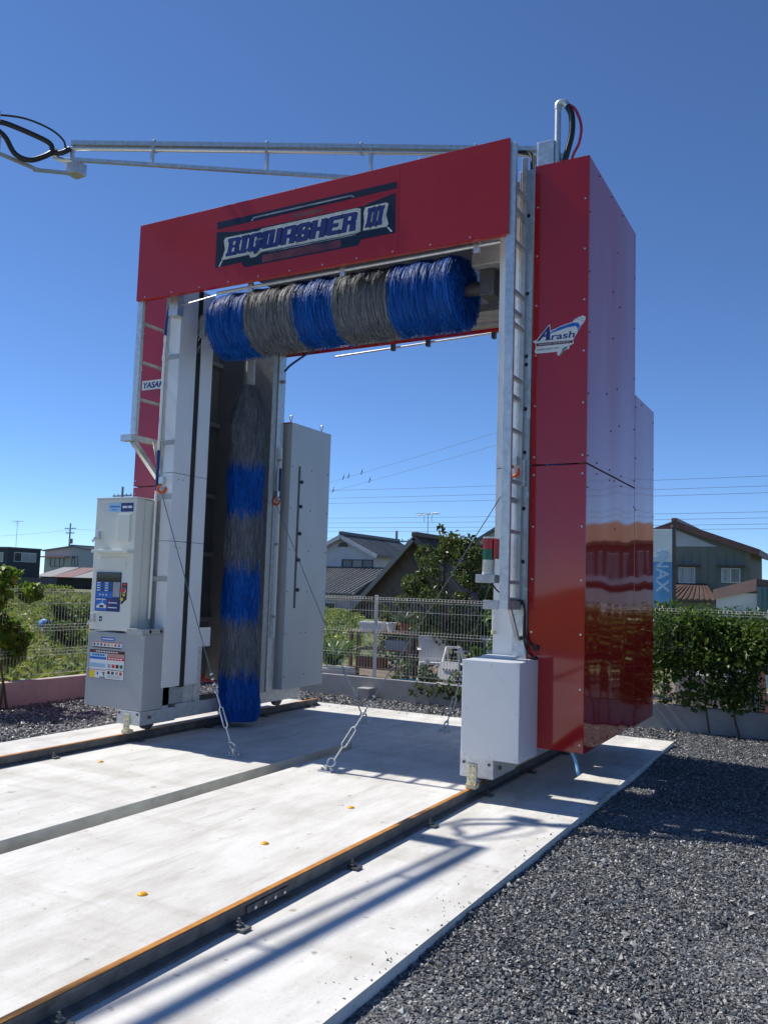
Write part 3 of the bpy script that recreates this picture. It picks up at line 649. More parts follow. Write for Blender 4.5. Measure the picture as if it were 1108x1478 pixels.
def word(wd, x0, x1, z0, zh, gap=.35, shear=.16):
    tot = sum(GL[c][0] + gap for c in wd) - gap; k = (x1 - x0) / tot; kz = zh / 7; x = x0
    for c in wd:
        w, loops = GL[c]
        P = [[(x + px_ * k + pz * kz * shear, z0 + pz * kz) for px_, pz in lp] for lp in loops]
        par = H
        flat('letter_outline', 'whiteprint', par, [P[0]], S - .0046, .0135, .001)
        flat('letter_edge', 'inkprint', par, [P[0]], S - .0060, .0055, .001)
        flat('letter', 'navy', par, P, S - .0074, 0, .0012)
        if c in 'BAR':
            for hl in P[1:]:
                cx = sum(a for a, b in hl) / 4; cz = sum(b for a, b in hl) / 4
                flat('letter_counter', 'silverprint', par, [[(cx + (a - cx) * .95, cz + (b - cz) * .95) for a, b in hl]], S - .0089, 0, .0008)
        x += (w + gap) * k
flat('word_plate', 'silverprint', H, [[(-.915, 4.705), (-.895, 4.75), (-.875, 4.81), (-.895, 4.895), (-.88, 4.925), (-.47, 4.922), (-.44, 4.938), (.60, 4.938), (.645, 4.925), (.65, 4.715), (.615, 4.705), (-.43, 4.708), (-.50, 4.672), (-.56, 4.672), (-.58, 4.705)]], S - .0018, 0)
flat('word_plate', 'silverprint', H, [[(.675, 4.715), (.685, 4.80), (.675, 4.88), (.69, 4.925), (.90, 4.93), (.925, 4.915), (.905, 4.82), (.93, 4.73), (.91, 4.71)]], S - .0018, 0)
flat('plate_rule', 'glintprint', H, [[(-.35, 4.690), (.60, 4.690), (.60, 4.698), (-.35, 4.698)]], S - .0018, 0)
flat('plate_tick', 'whiteprint', H, [[(-.945, 4.645), (-.93, 4.645), (-.90, 4.70), (-.915, 4.70)]], S - .0018, 0)
flat('plate_tick', 'whiteprint', H, [[(.955, 4.655), (.975, 4.655), (.93, 4.705), (.915, 4.705)]], S - .0018, 0)
word('BIGWASHER', -.86, .60, 4.735, .165)
word('III', .70, .865, 4.740, .165)

# round logo sticker on the tower and the name sticker on the other
fp = [o for o in G.children if o.name.startswith('front_panel')]
FP = fp[0]; FPL = fp[2]
S2 = 6.53
flat('logo_backing', 'whiteprint', FP, [[(2.137, 3.64), (2.17, 3.65), (2.268, 3.76), (2.282, 3.765), (2.29, 3.712), (2.37, 3.742), (2.47, 3.765), (2.48, 3.782), (2.515, 3.797), (2.55, 3.806), (2.574, 3.795), (2.572, 3.77), (2.55, 3.735), (2.54, 3.73), (2.52, 3.69), (2.485, 3.635), (2.475, 3.615), (2.48, 3.585), (2.445, 3.572), (2.443, 3.547), (2.40, 3.538), (2.385, 3.51), (2.36, 3.497), (2.345, 3.508), (2.348, 3.532), (2.165, 3.535), (2.155, 3.555), (2.165, 3.59), (2.16, 3.62)]], S2, 0)
flat('logo_swoosh', 'blueprint', FP, [[(2.20, 3.675), (2.30, 3.705), (2.36, 3.733), (2.47, 3.757), (2.515, 3.752), (2.53, 3.725), (2.512, 3.675), (2.512, 3.705), (2.495, 3.728), (2.42, 3.722), (2.32, 3.698)]], S2 - .0016, 0)
flat('logo_ribbon', 'maroon', FP, [[(2.165, 3.620), (2.47, 3.614), (2.47, 3.592), (2.172, 3.594)]], S2 - .0016, 0)
flat('logo_letter', 'navy', FP, [[(2.172, 3.638), (2.195, 3.638), (2.222, 3.668), (2.250, 3.668), (2.250, 3.645), (2.240, 3.636), (2.295, 3.636), (2.284, 3.645), (2.280, 3.750), (2.268, 3.750)], [(2.231, 3.680), (2.256, 3.716), (2.252, 3.680)]], S2 - .0030, 0)
text('logo_letters', 'rash', 'navy', FP, 2.293, 3.637, .075, S2 - .0016, .12, .0012, width=.195)
text('ribbon_letters', 'TWO-FLUID TECHNOLOGY', 'whiteprint', FP, 2.185, 3.600, .018, S2 - .003, width=.27)
text('small_letters', 'Collaboration with', 'inkprint', FP, 2.172, 3.558, .022, S2 - .0016, .25, width=.185)
flat('logo_flourish', 'greenprint', FP, [[(2.362, 3.512), (2.378, 3.515), (2.392, 3.555), (2.405, 3.556), (2.40, 3.560), (2.43, 3.568), (2.427, 3.556), (2.415, 3.553), (2.425, 3.545), (2.40, 3.545), (2.386, 3.512), (2.37, 3.503)]], S2 - .0016, 0)
for cx, cz in ((2.49, 3.778), (2.505, 3.785), (2.522, 3.780), (2.535, 3.792), (2.55, 3.782), (2.540, 3.768), (2.553, 3.762)):
    flat('logo_bubble', 'blueprint', FP, [[(cx + .004 * math.cos(a), cz + .004 * math.sin(a)) for a in np.arange(0, 6.28, .8)]], S2 - .0016, 0)
S3 = 6.87
flat('name_sticker', 'whiteprint', FPL, [[(-2.545, 3.702), (-2.148, 3.702), (-2.148, 3.808), (-2.545, 3.808)]], S3, 0)
text('sticker_letters', 'YASAKA', 'navy', FPL, -2.53, 3.724, .094, S3 - .0018, .18, .003, width=.37)

# cover over the drive at the foot of the lamp leg
cv = box('drive_cover', 'cover', G, 1.762, 2.227, 6.10, 6.528, .319, 1.056, .006)
bolts(cv, [(x, 6.10, z) for x in (1.79, 1.99, 2.20) for z in (.345, 1.03)] + [(1.79, 6.10, .68), (2.20, 6.10, .68)], (0, -1, 0), .008, .005)
bolts(cv, [(2.227, y, z) for y in (6.2, 6.42) for z in (.36, 1.02)] + [(2.227, 6.5, .68)], (1, 0, 0), .008, .005)
box('cover_cap', 'white_sheet', cv, 1.80, 2.05, 6.40, 6.527, 1.0565, 1.075, .004)
tube('bundled_cable', 'blackhose', G, smooth_path([(2.06, 6.46, 1.52), (2.10, 6.49, 1.51), (2.118, 6.50, 1.42), (2.122, 6.50, 1.28), (2.150, 6.50, 1.19), (2.20, 6.512, 1.155)]), .009)
tube('bundled_cable', 'blackhose', G, smooth_path([(2.118, 6.49, 1.40), (2.116, 6.495, 1.22), (2.145, 6.50, 1.12), (2.19, 6.512, 1.065)]), .009)
for x, z in ((2.205, 1.15), (2.192, 1.062)):
    MB().disc((x, 6.53, z), (0, -1, 0), .024, .03, 14).build('cable_gland', 'dark', G)
tube('drain_hose', 'paleblue', G, smooth_path([(2.45, 6.62, .40), (2.50, 6.60, .33), (2.53, 6.58, .26), (2.55, 6.56, .20)]), .014)

# hooks that hold the guy ropes
def hook(x, y, z, nx):
    o = MB().torus((x, y, z), (0.3 * nx, 1, 0), .042, .014, 14, 7, .4, 5.2).build('hook', 'orange', G)
    MB().box(x - .03, x + .03, y - .02, y + .02, z + .05, z + .12, .004).build('hook_block', 'zinc', o)
hook(2.02, 6.46, 2.56, 1); hook(-1.76, 6.44, 2.52, -1); hook(-1.47, 8.02, 2.55, -1); hook(1.47, 8.02, 2.55, 1)

# signal lamp with stacked red, green and white lenses
sx, sy = 1.897, 6.26
sg = box('signal_lamp', 'galv_dull', G, sx - .085, sx + .075, sy - .06, sy + .06, 1.650, 1.715, .004)
MB().disc((sx, sy, 1.7155), (0, 0, 1), .050, .018, 24).build('lamp_base', 'white_plastic', sg)
for z, m_ in ((1.734, 'whitelens'), (1.832, 'greenlens'), (1.916, 'redlens')):
    h = .097 if m_ == 'whitelens' else .083
    lz = MB().disc((sx, sy, z), (0, 0, 1), .048, h, 28)
    for k in range(1, 6): lz.disc((sx, sy, z + h * k / 6 - .002), (0, 0, 1), .0492, .004, 28)
    lz.build('lamp_lens', m_, sg)
MB().disc((sx, sy, 2.0), (0, 0, 1), .048, .012, 24).build('lamp_cap', 'white_plastic', sg)
box('lamp_reflection', 'redprint', sg, sx + .052, sx + .066, sy - .03, sy + .06, 1.84, 2.0, .003)  # red box standing in for the red-brown reflection beside the lamp
tube('lamp_cable', 'blackhose', sg, smooth_path([(sx + .03, sy, 1.65), (sx + .06, sy + .02, 1.60), (sx + .09, sy + .08, 1.56)]), .006)
tube('spray_pipe', 'pvc', G, [(1.845, 6.52, 1.26), (1.845, 6.52, 1.50)], .010); MB().disc((1.845, 6.52, 1.235), (0, 0, 1), .018, .03, 10).build('brass_nozzle', 'yellowzinc', G)

# beams across the top
box('front_beam', 'inner', G, -1.30, 1.66, 6.62, 6.74, 4.74, 5.10, .004)
rb = box('rear_beam', 'galv_dull', G, -1.54, 1.54, 7.90, 8.10, 4.395, 5.05, .005)
box('rear_lip', 'galv', G, -1.54, 1.54, 8.102, 8.20, 4.355, 4.395, .003)
box('rear_fascia', 'red_flat', G, -1.655, 1.655, 8.236, 8.246, 4.33, 5.14, .002)
for x in (-1.0, -.35, .3, .95): box('beam_stiffener', 'darksteel', rb, x - .03, x + .03, 7.895, 7.8995, 4.40, 5.0, .001)
box('cable_tray', 'darksteel', G, -1.5, 1.5, 7.55, 7.70, 4.55, 4.62, .004)
tube('tray_cable', 'blackhose', G, smooth_path([(-1.4, 7.5, 4.60), (-.4, 7.5, 4.56), (.6, 7.5, 4.6), (1.5, 7.5, 4.55)]), .012)
box('drive_box', 'galv_dull', G, 1.52, 1.828, 6.66, 6.95, 4.42, 4.72, .008)
box('brush_bearing', 'darksteel', G, 1.56, 1.70, 6.75, 6.99, 4.18, 4.415, .01)
box('guide_beam', 'galv_dull', G, 1.45, 1.95, 7.35, 7.45, 4.46, 4.56, .004)
box('guide_beam', 'galv', G, .9, 1.55, 7.62, 7.72, 4.34, 4.42, .004)
box('drive_box', 'galv_dull', G, -1.70, -1.58, 6.76, 6.98, 4.18, 4.42, .008)
box('limit_box', 'galv', G, -1.72, -1.60, 6.36, 6.45, 4.30, 4.55, .004)
MB().disc((-1.60, 6.40, 4.48), (1, 0, 0), .012, .02, 8).build('limit_knob', 'zinc', G)
tube('arm_rod', 'zinc', G, [(-1.60, 6.42, 4.42), (-1.15, 6.42, 4.46)], .006)
fpipe = tube('spray_pipe', 'zinc', G, [(-1.03, 6.30, 4.425), (1.93, 6.30, 4.438)], .016, 10)
for x in (-.62, .42, 1.72): box('pipe_bracket', 'zinc', fpipe, x - .025, x + .025, 6.285, 6.315, 4.375, 4.47, .003)
rpipe = tube('spray_pipe', 'zinc', G, [(-.90, 8.30, 4.285), (1.60, 8.30, 4.352)], .011, 8)
for x in (-.12, .32, 1.1): box('pipe_bracket', 'darksteel', rpipe, x - .02, x + .02, 8.255, 8.31, 4.27, 4.40, .002)
tube('hose_stay', 'bluehose', G, smooth_path([(-1.50, 8.12, 4.12), (-1.40, 8.12, 4.20), (-1.1, 8.14, 4.36)]), .014)
# supply hose and pipe on the cabinet side
tube('supply_pipe', 'pvc', G, [(-1.835, 6.44, 1.19), (-1.83, 6.44, 2.52)], .014, 8)
tube('supply_hose', 'bluehose', G, [(-1.83, 6.44, 2.50), (-1.828, 6.44, 2.92)], .016, 8)
tube('supply_pipe', 'pvc', G, [(-1.828, 6.44, 2.90), (-1.824, 6.44, 4.15)], .013, 8)
tube('supply_hose', 'bluehose', G, smooth_path([(-1.824, 6.44, 4.13), (-1.815, 6.44, 4.30), (-1.78, 6.44, 4.45), (-1.74, 6.44, 4.55)]), .016, 8)
for z in (1.60, 2.44, 3.0, 3.9):
    box('pipe_clip', 'galv_dull', G, -1.87, -1.642, 6.455, 6.464, z - .025, z + .025, .002)
box('column_strip', 'galv', G, -1.80, -1.74, 6.475, 6.499, 3.1, 4.3, .002)

box('brush_hood', 'inner', G, -1.10, 1.64, 6.76, 7.60, 4.80, 4.86, .004)  # unseen cover, sized so the sun reaches only the brush end
# ---- brushes
def strands(roots, dirs, length, grav, width, steps=6, jit=.12):
    n = len(roots); p = roots.copy(); d = dirs + rng.normal(scale=jit, size=(n, 3)); d /= np.linalg.norm(d, axis=1)[:, None]
    seg = (length * rng.uniform(.93, 1.05, n) / steps)[:, None]; side = rng.normal(size=(n, 3)); pts = [p.copy()]; dl = [d.copy()]
    for k in range(steps):
        d = d + np.array([0, 0, -grav]); d /= np.linalg.norm(d, axis=1)[:, None]; p = p + d * seg; pts.append(p.copy()); dl.append(d.copy())
    V = []
    for q, dd in zip(pts, dl):
        w = np.cross(dd, side); w /= np.linalg.norm(w, axis=1)[:, None] + 1e-9
        V += [q - w * width / 2, q + w * width / 2]
    V = np.stack(V, 1); m_ = 2 * (steps + 1); i = np.arange(n)[:, None] * m_
    F = np.concatenate([i + np.array([[2 * k, 2 * k + 1, 2 * k + 3, 2 * k + 2]]) for k in range(steps)], 0)
    return V.reshape(-1, 3), F
def add_band(name, V, F, m_, parent):
    off = np.array(ORG[parent]); o = np_mesh(name, V - off, F, m_, parent, False); tag(o, kind='stuff'); return o
def ribbons(P, side, width):
    """P (n,k,3) polylines, side (n,k,3) unit width directions"""
    n, k, _ = P.shape; V = np.stack([P - side * width / 2, P + side * width / 2], 2).reshape(n, 2 * k, 3)
    i = np.arange(n)[:, None] * 2 * k
    F = np.concatenate([i + np.array([[2 * j, 2 * j + 1, 2 * j + 3, 2 * j + 2]]) for j in range(k - 1)], 0)
    return V.reshape(-1, 3), F
BC = (6.87, 4.29)
hb = MB().tube([(-1.62, BC[0], BC[1]), (1.62, BC[0], BC[1])], .06, 16).build('top_brush', 'darksteel', G)
bands = [(-1.36, -.90, 'blue_bristle'), (-.90, -.31, 'grey_bristle'), (-.31, .14, 'blue_bristle'), (.14, .74, 'grey_bristle'), (.74, 1.36, 'blue_bristle')]
for ib, (x0, x1, m_) in enumerate(bands):
    # strands draped over the roll: they leave the top and hang down the front and the back
    n = int(13000 * (x1 - x0)); k = 9; sgn = np.where(rng.random(n) < .72, -1.0, 1.0)
    x = rng.uniform(x0, x1, n); a0 = rng.uniform(-75, 100, n); arc = rng.uniform(45, 85, n); t_ = np.linspace(0, 1, k)[None]
    ang = np.radians(a0[:, None] - arc[:, None] * t_); ang = np.maximum(ang, np.radians(-98))
    lump = .014 * np.sin(x * 23 + 3 * sgn) + .010 * np.sin(x * 61 + a0 * .05)
    rr = (.310 + .6 * lump + rng.normal(scale=.011, size=n))[:, None] + .020 * t_ ** 2 * rng.random(n)[:, None]
    fall = np.clip(a0[:, None] - arc[:, None] * t_ + 20, None, 0) / 90.0       # free ends hang a little below the roll
    P = np.stack([x[:, None] + rng.normal(scale=.016, size=n)[:, None] * t_ + .010 * np.sin(a0 * .3)[:, None] * t_, BC[0] + sgn[:, None] * rr * np.cos(ang), BC[1] + rr * np.sin(ang) * .97 + .02 * fall * t_], 2)
    sd_ = np.zeros_like(P); sd_[:, :, 0] = 1; sd_ += rng.normal(scale=.35, size=(n, 1, 3)); sd_ /= np.linalg.norm(sd_, axis=2)[:, :, None]
    V, F = ribbons(P, sd_, .0045); VV, FF = [V], [F]
    # packed mass below the surface strands and the frayed edge along the bottom
    nf = int(1500 * (x1 - x0)); xf = rng.uniform(x0, x1, nf); rt = np.stack([xf, BC[0] + rng.uniform(-.22, .22, nf), np.full(nf, BC[1] - .255)], 1)
    V2, F2 = strands(rt, np.tile([0., 0., -1.], (nf, 1)), np.full(nf, .075), .1, .004, 4, .18); VV.append(V2); FF.append(F2 + len(V))
    if ib in (0, 4):
        xe = x0 if ib == 0 else x1; s_ = -1 if ib == 0 else 1; ne = 2600; th = rng.uniform(0, 2 * np.pi, ne); re = .30 * np.sqrt(rng.random(ne))
        rt = np.stack([np.full(ne, xe) + rng.uniform(-.01, .02, ne) * s_, BC[0] + re * np.cos(th), BC[1] + re * np.sin(th)], 1)
        V3, F3 = strands(rt, np.stack([np.full(ne, .35 * s_), .3 * np.cos(th), .3 * np.sin(th) - .3], 1), np.full(ne, .075), .5, .004, 4, .12); FF.append(F3 + sum(len(q) for q in VV)); VV.append(V3)
    add_band('bristle_band', np.concatenate(VV), np.concatenate(FF), m_, hb)
    tb__ = MB().tube([(x0 + .002, BC[0], BC[1]), (x1 - .002, BC[0], BC[1])], .285, 28).build('bristle_core', m_, hb)
# loose strands hanging off the end of the brush
n = 36; V, F = strands(np.stack([rng.uniform(-1.45, -1.38, n), rng.uniform(6.6, 6.8, n), rng.uniform(4.1, 4.4, n)], 1), np.tile([-.8, -.3, .1], (n, 1)).astype(float), np.full(n, .24), .32, .003)
add_band('loose_strands', V, F, mat('clear_bristle', (.35, .42, .5), .3), hb)
def side_brush(s_, cx, cy, lift=0.0):
    vb = MB().tube([(cx, cy, .35), (cx, cy, 4.75)], .055, 16).build('side_brush', 'galv_dull', G)
    MB().disc((cx, cy, 4.40), (0, 0, 1), .10, .25, 16).build('brush_motor', 'darksteel', vb)
    for z0, z1, m_ in ((2.96, 3.80, 'grey_bristle'), (2.39, 2.96, 'blue_bristle'), (1.81, 2.39, 'grey_bristle'), (1.20, 1.81, 'blue_bristle'), (.63, 1.20, 'grey_bristle'), (.10, .63, 'blue_bristle')):
        n = int(15000 * (z1 - z0)); k = 6; th = rng.uniform(0, 2 * np.pi, n); zt = rng.uniform(z0 + .05, z1 + .05, n) + lift; ln = rng.uniform(.10, .22, n); t_ = np.linspace(0, 1, k)[None]
        if z1 > 3.5: zt = np.minimum(zt, 3.84 + lift)
        z = zt[:, None] - ln[:, None] * t_; z = np.maximum(z, .07 + lift)
        h = z - lift; R_ = .190 - .125 * np.clip((h - 3.35) / .5, 0, 1) ** 1.6 + .035 * np.clip((.75 - h) / .4, 0, 1) - .05 * np.clip((.22 - h) / .18, 0, 1)
        R_ = R_ * (.92 + .09 * np.sin(th * 3 + 1.0)[:, None] + .05 * np.sin(h * 9 + th[:, None] * 2)) + rng.normal(scale=.010, size=n)[:, None] + .02 * t_ ** 2 * rng.random(n)[:, None]
        th2 = th[:, None] + rng.normal(scale=.10, size=n)[:, None] * t_
        sway = .03 * np.clip((1.2 - h) / 1.2, 0, 1)
        P = np.stack([cx + R_ * np.cos(th2) + sway, cy + R_ * np.sin(th2) + sway, z], 2)
        sd_ = np.stack([-np.sin(th2), np.cos(th2), np.zeros_like(th2)], 2) + rng.normal(scale=.35, size=(n, 1, 3)); sd_ /= np.linalg.norm(sd_, axis=2)[:, :, None]
        V, F = ribbons(P, sd_, .0045)
        add_band('bristle_band', V, F, m_, vb)
        MB().tube([(cx, cy, z0 + lift + .04), (cx, cy, z1 + lift - (.35 if z1 > 3.5 else .0) + .039)], .145, 20).build('bristle_core', m_, vb)
    return vb
side_brush(-1, -1.60, 7.60)
side_brush(1, 2.06, 7.75, .30)

# ---- control cabinet on the other leg
cb = box('control_cabinet', 'cabinet', G, -2.405, -1.87, 6.335, 6.748, 1.075, 2.395, .006)
dr = box('cabinet_door', 'cabinet', cb, -2.42, -1.86, 6.205, 6.325, 1.070, 2.40, .008)
box('door_gasket', 'dark', cb, -2.40, -1.88, 6.3255, 6.3345, 1.09, 2.38, 0)
box('cabinet_lid', 'cabinet', cb, -2.42, -1.855, 6.20, 6.75, 2.4005, 2.415, .003)
box('raised_panel', 'cabinet', dr, -2.09, -1.92, 6.185, 6.2045, 1.96, 2.24, .004)
box('rain_shelf', 'cabinet', dr, -2.36, -1.86, 6.115, 6.2045, 1.845, 1.875, .004)
box('recess_plate', 'cabinet', dr, -2.35, -1.95, 6.198, 6.2045, 1.68, 1.80, .002)
for z in (2.03, 1.19):
    h = box('door_latch', 'zinc', dr, -2.38, -2.335, 6.17, 6.2045, z - .045, z + .045, .006); MB().bar((-2.365, 6.165, z - .03), (-2.405, 6.165, z - .07), .015, .02).build('latch_key', 'zinc', h)
D = 6.2045
def dec(name, m_, x0, x1, z0, z1, par, y, t=.001): return MB().box(x0, x1, y - t, y - .0003, z0, z1).build(name, m_, par)
dec('sticker', 'paleblue', -2.24, -2.07, 2.265, 2.355, dr, D); dec('sticker', 'navy', -2.068, -1.895, 2.265, 2.355, dr, D)
dec('sticker_line', 'whiteprint', -2.045, -1.985, 2.302, 2.325, dr, D - .001); dec('sticker_line', 'whiteprint', -1.975, -1.915, 2.302, 2.325, dr, D - .001)
dec('sticker_line', 'blueprint', -2.225, -2.085, 2.312, 2.325, dr, D - .001); dec('sticker_line', 'blueprint', -2.20, -2.12, 2.285, 2.292, dr, D - .001)
op = MB().box(-2.35, -2.005, 6.196, 6.204, 1.258, 1.652, .003).build('operator_panel', 'navy', dr)
Y = 6.196
dec('panel_display', 'blackglass', -2.345, -2.01, 1.555, 1.645, op, Y)
dec('panel_keypad', 'greyprint', -2.105, -2.01, 1.405, 1.553, op, Y)
for x in (-2.335, -2.225):
    dec('key_block', 'blueprint', x, x + .10, 1.455, 1.553, op, Y)
    for k in range(4):
        dec('key_text', 'whiteprint', x + .006, x + .05, 1.538 - k * .025, 1.547 - k * .025, op, Y - .001); dec('key', 'blackprint', x + .062, x + .092, 1.534 - k * .024, 1.550 - k * .024, op, Y - .001)
dec('key_row', 'blueprint', -2.34, -2.11, 1.395, 1.452, op, Y)
for k in range(3): dec('key_dot', 'whiteprint', -2.29 + .045 * k, -2.275 + .045 * k, 1.415, 1.432, op, Y - .001)
dec('panel_field', 'blueprint', -2.345, -2.18, 1.264, 1.388, op, Y); dec('panel_field', 'navy', -2.178, -2.01, 1.264, 1.388, op, Y)
flat('vehicle_picture', 'whiteprint', op, [[(-2.325, 1.29), (-2.315, 1.318), (-2.285, 1.322), (-2.275, 1.338), (-2.225, 1.338), (-2.212, 1.322), (-2.19, 1.318), (-2.185, 1.29)]], Y - .001, 0)
dec('picture_window', 'blackprint', -2.28, -2.222, 1.295, 1.318, op, Y - .0028)
for k, m_ in enumerate(('redprint', 'whiteprint', 'redprint', 'whiteprint')): dec('panel_text', m_, -2.16, -2.16 + (.025 if m_ == 'redprint' else .12), 1.365 - k * .024, 1.374 - k * .024, op, Y - .001)
dec('panel_text', 'whiteprint', -2.33, -2.20, 1.372, 1.381, op, Y - .001); dec('panel_text', 'paleblue', -2.25, -2.235, 1.345, 1.365, op, Y - .001)
st = flat('stop_plate', 'blackprint', dr, [[(-1.995, 1.55), (-1.92, 1.55), (-1.92, 1.385), (-1.985, 1.335), (-1.995, 1.34)]], D, 0)
dec('stop_text', 'redprint', -1.985, -1.93, 1.52, 1.54, st, D - .002)
MB().disc((-1.958, D - .002, 1.475), (0, -1, 0), .023, .03, 16).build('stop_button', 'redprint', st)
MB().disc((-1.958, D - .002, 1.475), (0, -1, 0), .027, .010, 16).build('button_collar', 'whiteprint', st)
flat('warning_mark', 'yellowprint', st, [[(-1.982, 1.44), (-1.934, 1.44), (-1.958, 1.41)]], D - .002, 0)
flat('warning_mark', 'yellowprint', st, [[(-1.985 + .022 * math.cos(a), 1.385 + .018 * math.sin(a)) for a in np.arange(0, 6.28, .5)]], D - .003, 0)
kh = dec('key_plate', 'navy', -2.285, -2.245, 1.155, 1.205, dr, D); dec('key_slot', 'whiteprint', -2.272, -2.258, 1.17, 1.185, kh, D - .001)
box('mount_rail', 'galv_dull', G, -1.93, -1.66, 6.215, 6.73, 1.056, 1.069, .002)
mr_ = box('mount_angle', 'galv_dull', G, -1.655, -1.640, 6.205, 6.495, 1.04, 1.105, .003) if False else None
ba = box('mount_angle', 'galv_dull', G, -1.90, -1.845, 6.15, 6.50, 1.058, 1.105, .003) if False else None
bx = box('lower_box', 'grey_sheet', G, -2.425, -1.648, 6.205, 6.50, .31, 1.050, .006)
bolts(bx, [(x, 6.205, z) for x in (-2.40, -1.68) for z in (.34, .68, 1.02)], (0, -1, 0), .008, .005)
ag = box('mount_rail', 'galv_dull', G, -1.862, -1.655, 6.175, 6.202, 1.045, 1.105, .003)
sb = box('mount_rail', 'galv_dull', G, -1.69, -1.642, 6.2025, 6.495, 1.052, 1.105, .003)
for y in (6.27, 6.42): MB().disc((-1.642, y, 1.078), (1, 0, 0), .018, .002, 12).build('rail_hole', 'dark', sb)
D2 = 6.205
dec('notice_strip', 'blueprint', -2.24, -2.05, .965, 1.0, bx, D2); dec('strip_text', 'whiteprint', -2.225, -2.065, .977, .988, bx, D2 - .001)
ic = dec('icon_strip', 'whiteprint', -2.35, -1.95, .888, .950, bx, D2)
dec('strip_base', 'inkprint', -2.35, -1.95, .889, .903, ic, D2 - .001); dec('strip_rule', 'redprint', -2.35, -1.95, .944, .950, ic, D2 - .001)
for k, m_ in enumerate(('inkprint', 'greenprint', 'inkprint', 'redprint', 'greyprint', 'yellowprint', 'redprint', 'blueprint')):
    dec('icon', m_, -2.34 + k * .049, -2.315 + k * .049, .912, .936, ic, D2 - .001)
nb = dec('notice_board', 'whiteprint', -2.385, -1.90, .585, .870, bx, D2)
Y = D2 - .001
for (a, b, c, d, m_) in ((-2.385, -1.90, .838, .870, 'maroon'), (-2.38, -2.15, .800, .836, 'paleblue'), (-2.38, -2.15, .775, .799, 'blueprint'), (-2.14, -1.905, .806, .836, 'pinkboard'), (-2.14, -1.905, .775, .805, 'redprint'),
                        (-2.38, -2.15, .745, .770, 'signwhite'), (-2.38, -2.15, .695, .738, 'paleblue'), (-2.38, -2.30, .592, .66, 'yellowprint'), (-2.38, -2.15, .667, .673, 'redprint'), (-2.14, -1.905, .676, .682, 'inkprint'),
                        (-2.20, -2.16, .64, .65, 'inkprint'), (-2.18, -2.165, .615, .65, 'inkprint'), (-2.27, -2.25, .62, .65, 'blueprint'), (-2.23, -2.155, .594, .604, 'navy'), (-2.386, -2.382, .585, .838, 'maroon'), (-1.903, -1.899, .585, .838, 'maroon'), (-2.382, -1.903, .584, .588, 'maroon')):
    dec('notice_block', m_, a, b, c, d, nb, Y)
for k in range(4):
    dec('notice_icon', ('greyprint', 'redprint', 'maroon', 'greenprint')[k], -2.125 + k * .055, -2.085 + k * .055, .70, .735, nb, Y)
    dec('notice_icon', ('maroon', 'inkprint', 'greyprint', 'redprint')[k], -2.125 + k * .055, -2.09 + k * .055, .635, .665, nb, Y)
for k in range(3): dec('notice_text', 'greyprint', -2.13, -1.93, .60 + k * .010, .604 + k * .010, nb, Y); dec('notice_text', 'greyprint', -2.37, -2.17, .70 + k * .012, .704 + k * .012, nb, Y - .001)
for k in range(9): dec('notice_text', 'whiteprint', -2.30 + k * .035, -2.275 + k * .035, .848, .860, nb, Y - .001)
for k in range(5): dec('notice_text', 'navy', -2.345 + k * .036, -2.32 + k * .036, .812, .826, nb, Y - .001); dec('notice_text', 'whiteprint', -2.12 + k * .04, -2.09 + k * .04, .785, .797, nb, Y - .001)

# ---------------------------------------------------------------- hose boom on the gantry and its fixed counterpart
def truss(root, A, B, zt, dl0, dl1, fr, name_sq='top_chord'):
    A = Vector(A); B = Vector(B)
    up = Vector((0, 0, 1)); MB().bar((A.x, A.y, zt), (B.x, B.y, zt), .045, .045).build('top_chord', 'galv', root)
    MB().tube([(A.x, A.y, zt - .055), (B.x, B.y, zt - .055)], .022, 10).build('water_pipe', 'zinc', root)
    MB().bar((A.x, A.y, zt - dl0), (B.x, B.y, zt - dl1), .035, .035).build('bottom_chord', 'galv', root)
    for f in fr:
        p = A.lerp(B, f); MB().bar((p.x, p.y, zt - .02), (p.x, p.y, zt - (dl0 + (dl1 - dl0) * f)), .03, .03, (1, 0, 0)).build('post', 'galv', root)
    for f in (.18, .42, .62, .86):
        p = A.lerp(B, f); MB().box(p.x - .012, p.x + .012, p.y - .026, p.y + .026, zt - .080, zt + .040, .003).build('pipe_clamp', 'galv_dull', root)
A_, B_ = (-2.42, 5.60, 0), (1.80, 7.73, 0)
BM = thing('hose_boom', 'tapered galvanised truss boom reaching out from the gantry top above the fascia', 'boom', (1.88, 7.62, 5.14), 'hose booms')
truss(BM, A_, B_, 5.95, .17, .42, (0.003, .175, .42, .64, .985))
tb = box('tip_box', 'galv', BM, -2.49, -2.34, 5.60, 5.74, 5.645, 5.765, .005)
bolts(tb, [(x, 5.60, 5.74) for x in (-2.46, -2.415, -2.37)], (0, -1, 0), .008, .006)
MB().bar((-2.46, 5.62, 5.655), (-2.74, 5.42, 5.66), .03, .03).build('link_bar', 'galv_dull', BM)
MB().bar((-2.70, 5.45, 5.66), (-2.98, 4.98, 5.76), .03, .03).build('link_bar', 'galv_dull', BM)
pe = MB().tube(smooth_path([(-2.40, 5.62, 5.775), (-2.50, 5.56, 5.775), (-2.55, 5.53, 5.80), (-2.555, 5.525, 5.87)]), .024, 10).build('elbow_pipe', 'zinc', BM)
tube('hose', 'blackhose', BM, smooth_path([(-2.42, 5.585, 5.885), (-2.48, 5.53, 5.83), (-2.56, 5.50, 5.84), (-2.58, 5.47, 5.92), (-2.64, 5.35, 5.955), (-2.76, 5.10, 5.985), (-2.82, 5.0, 5.97)]), .026, 10)
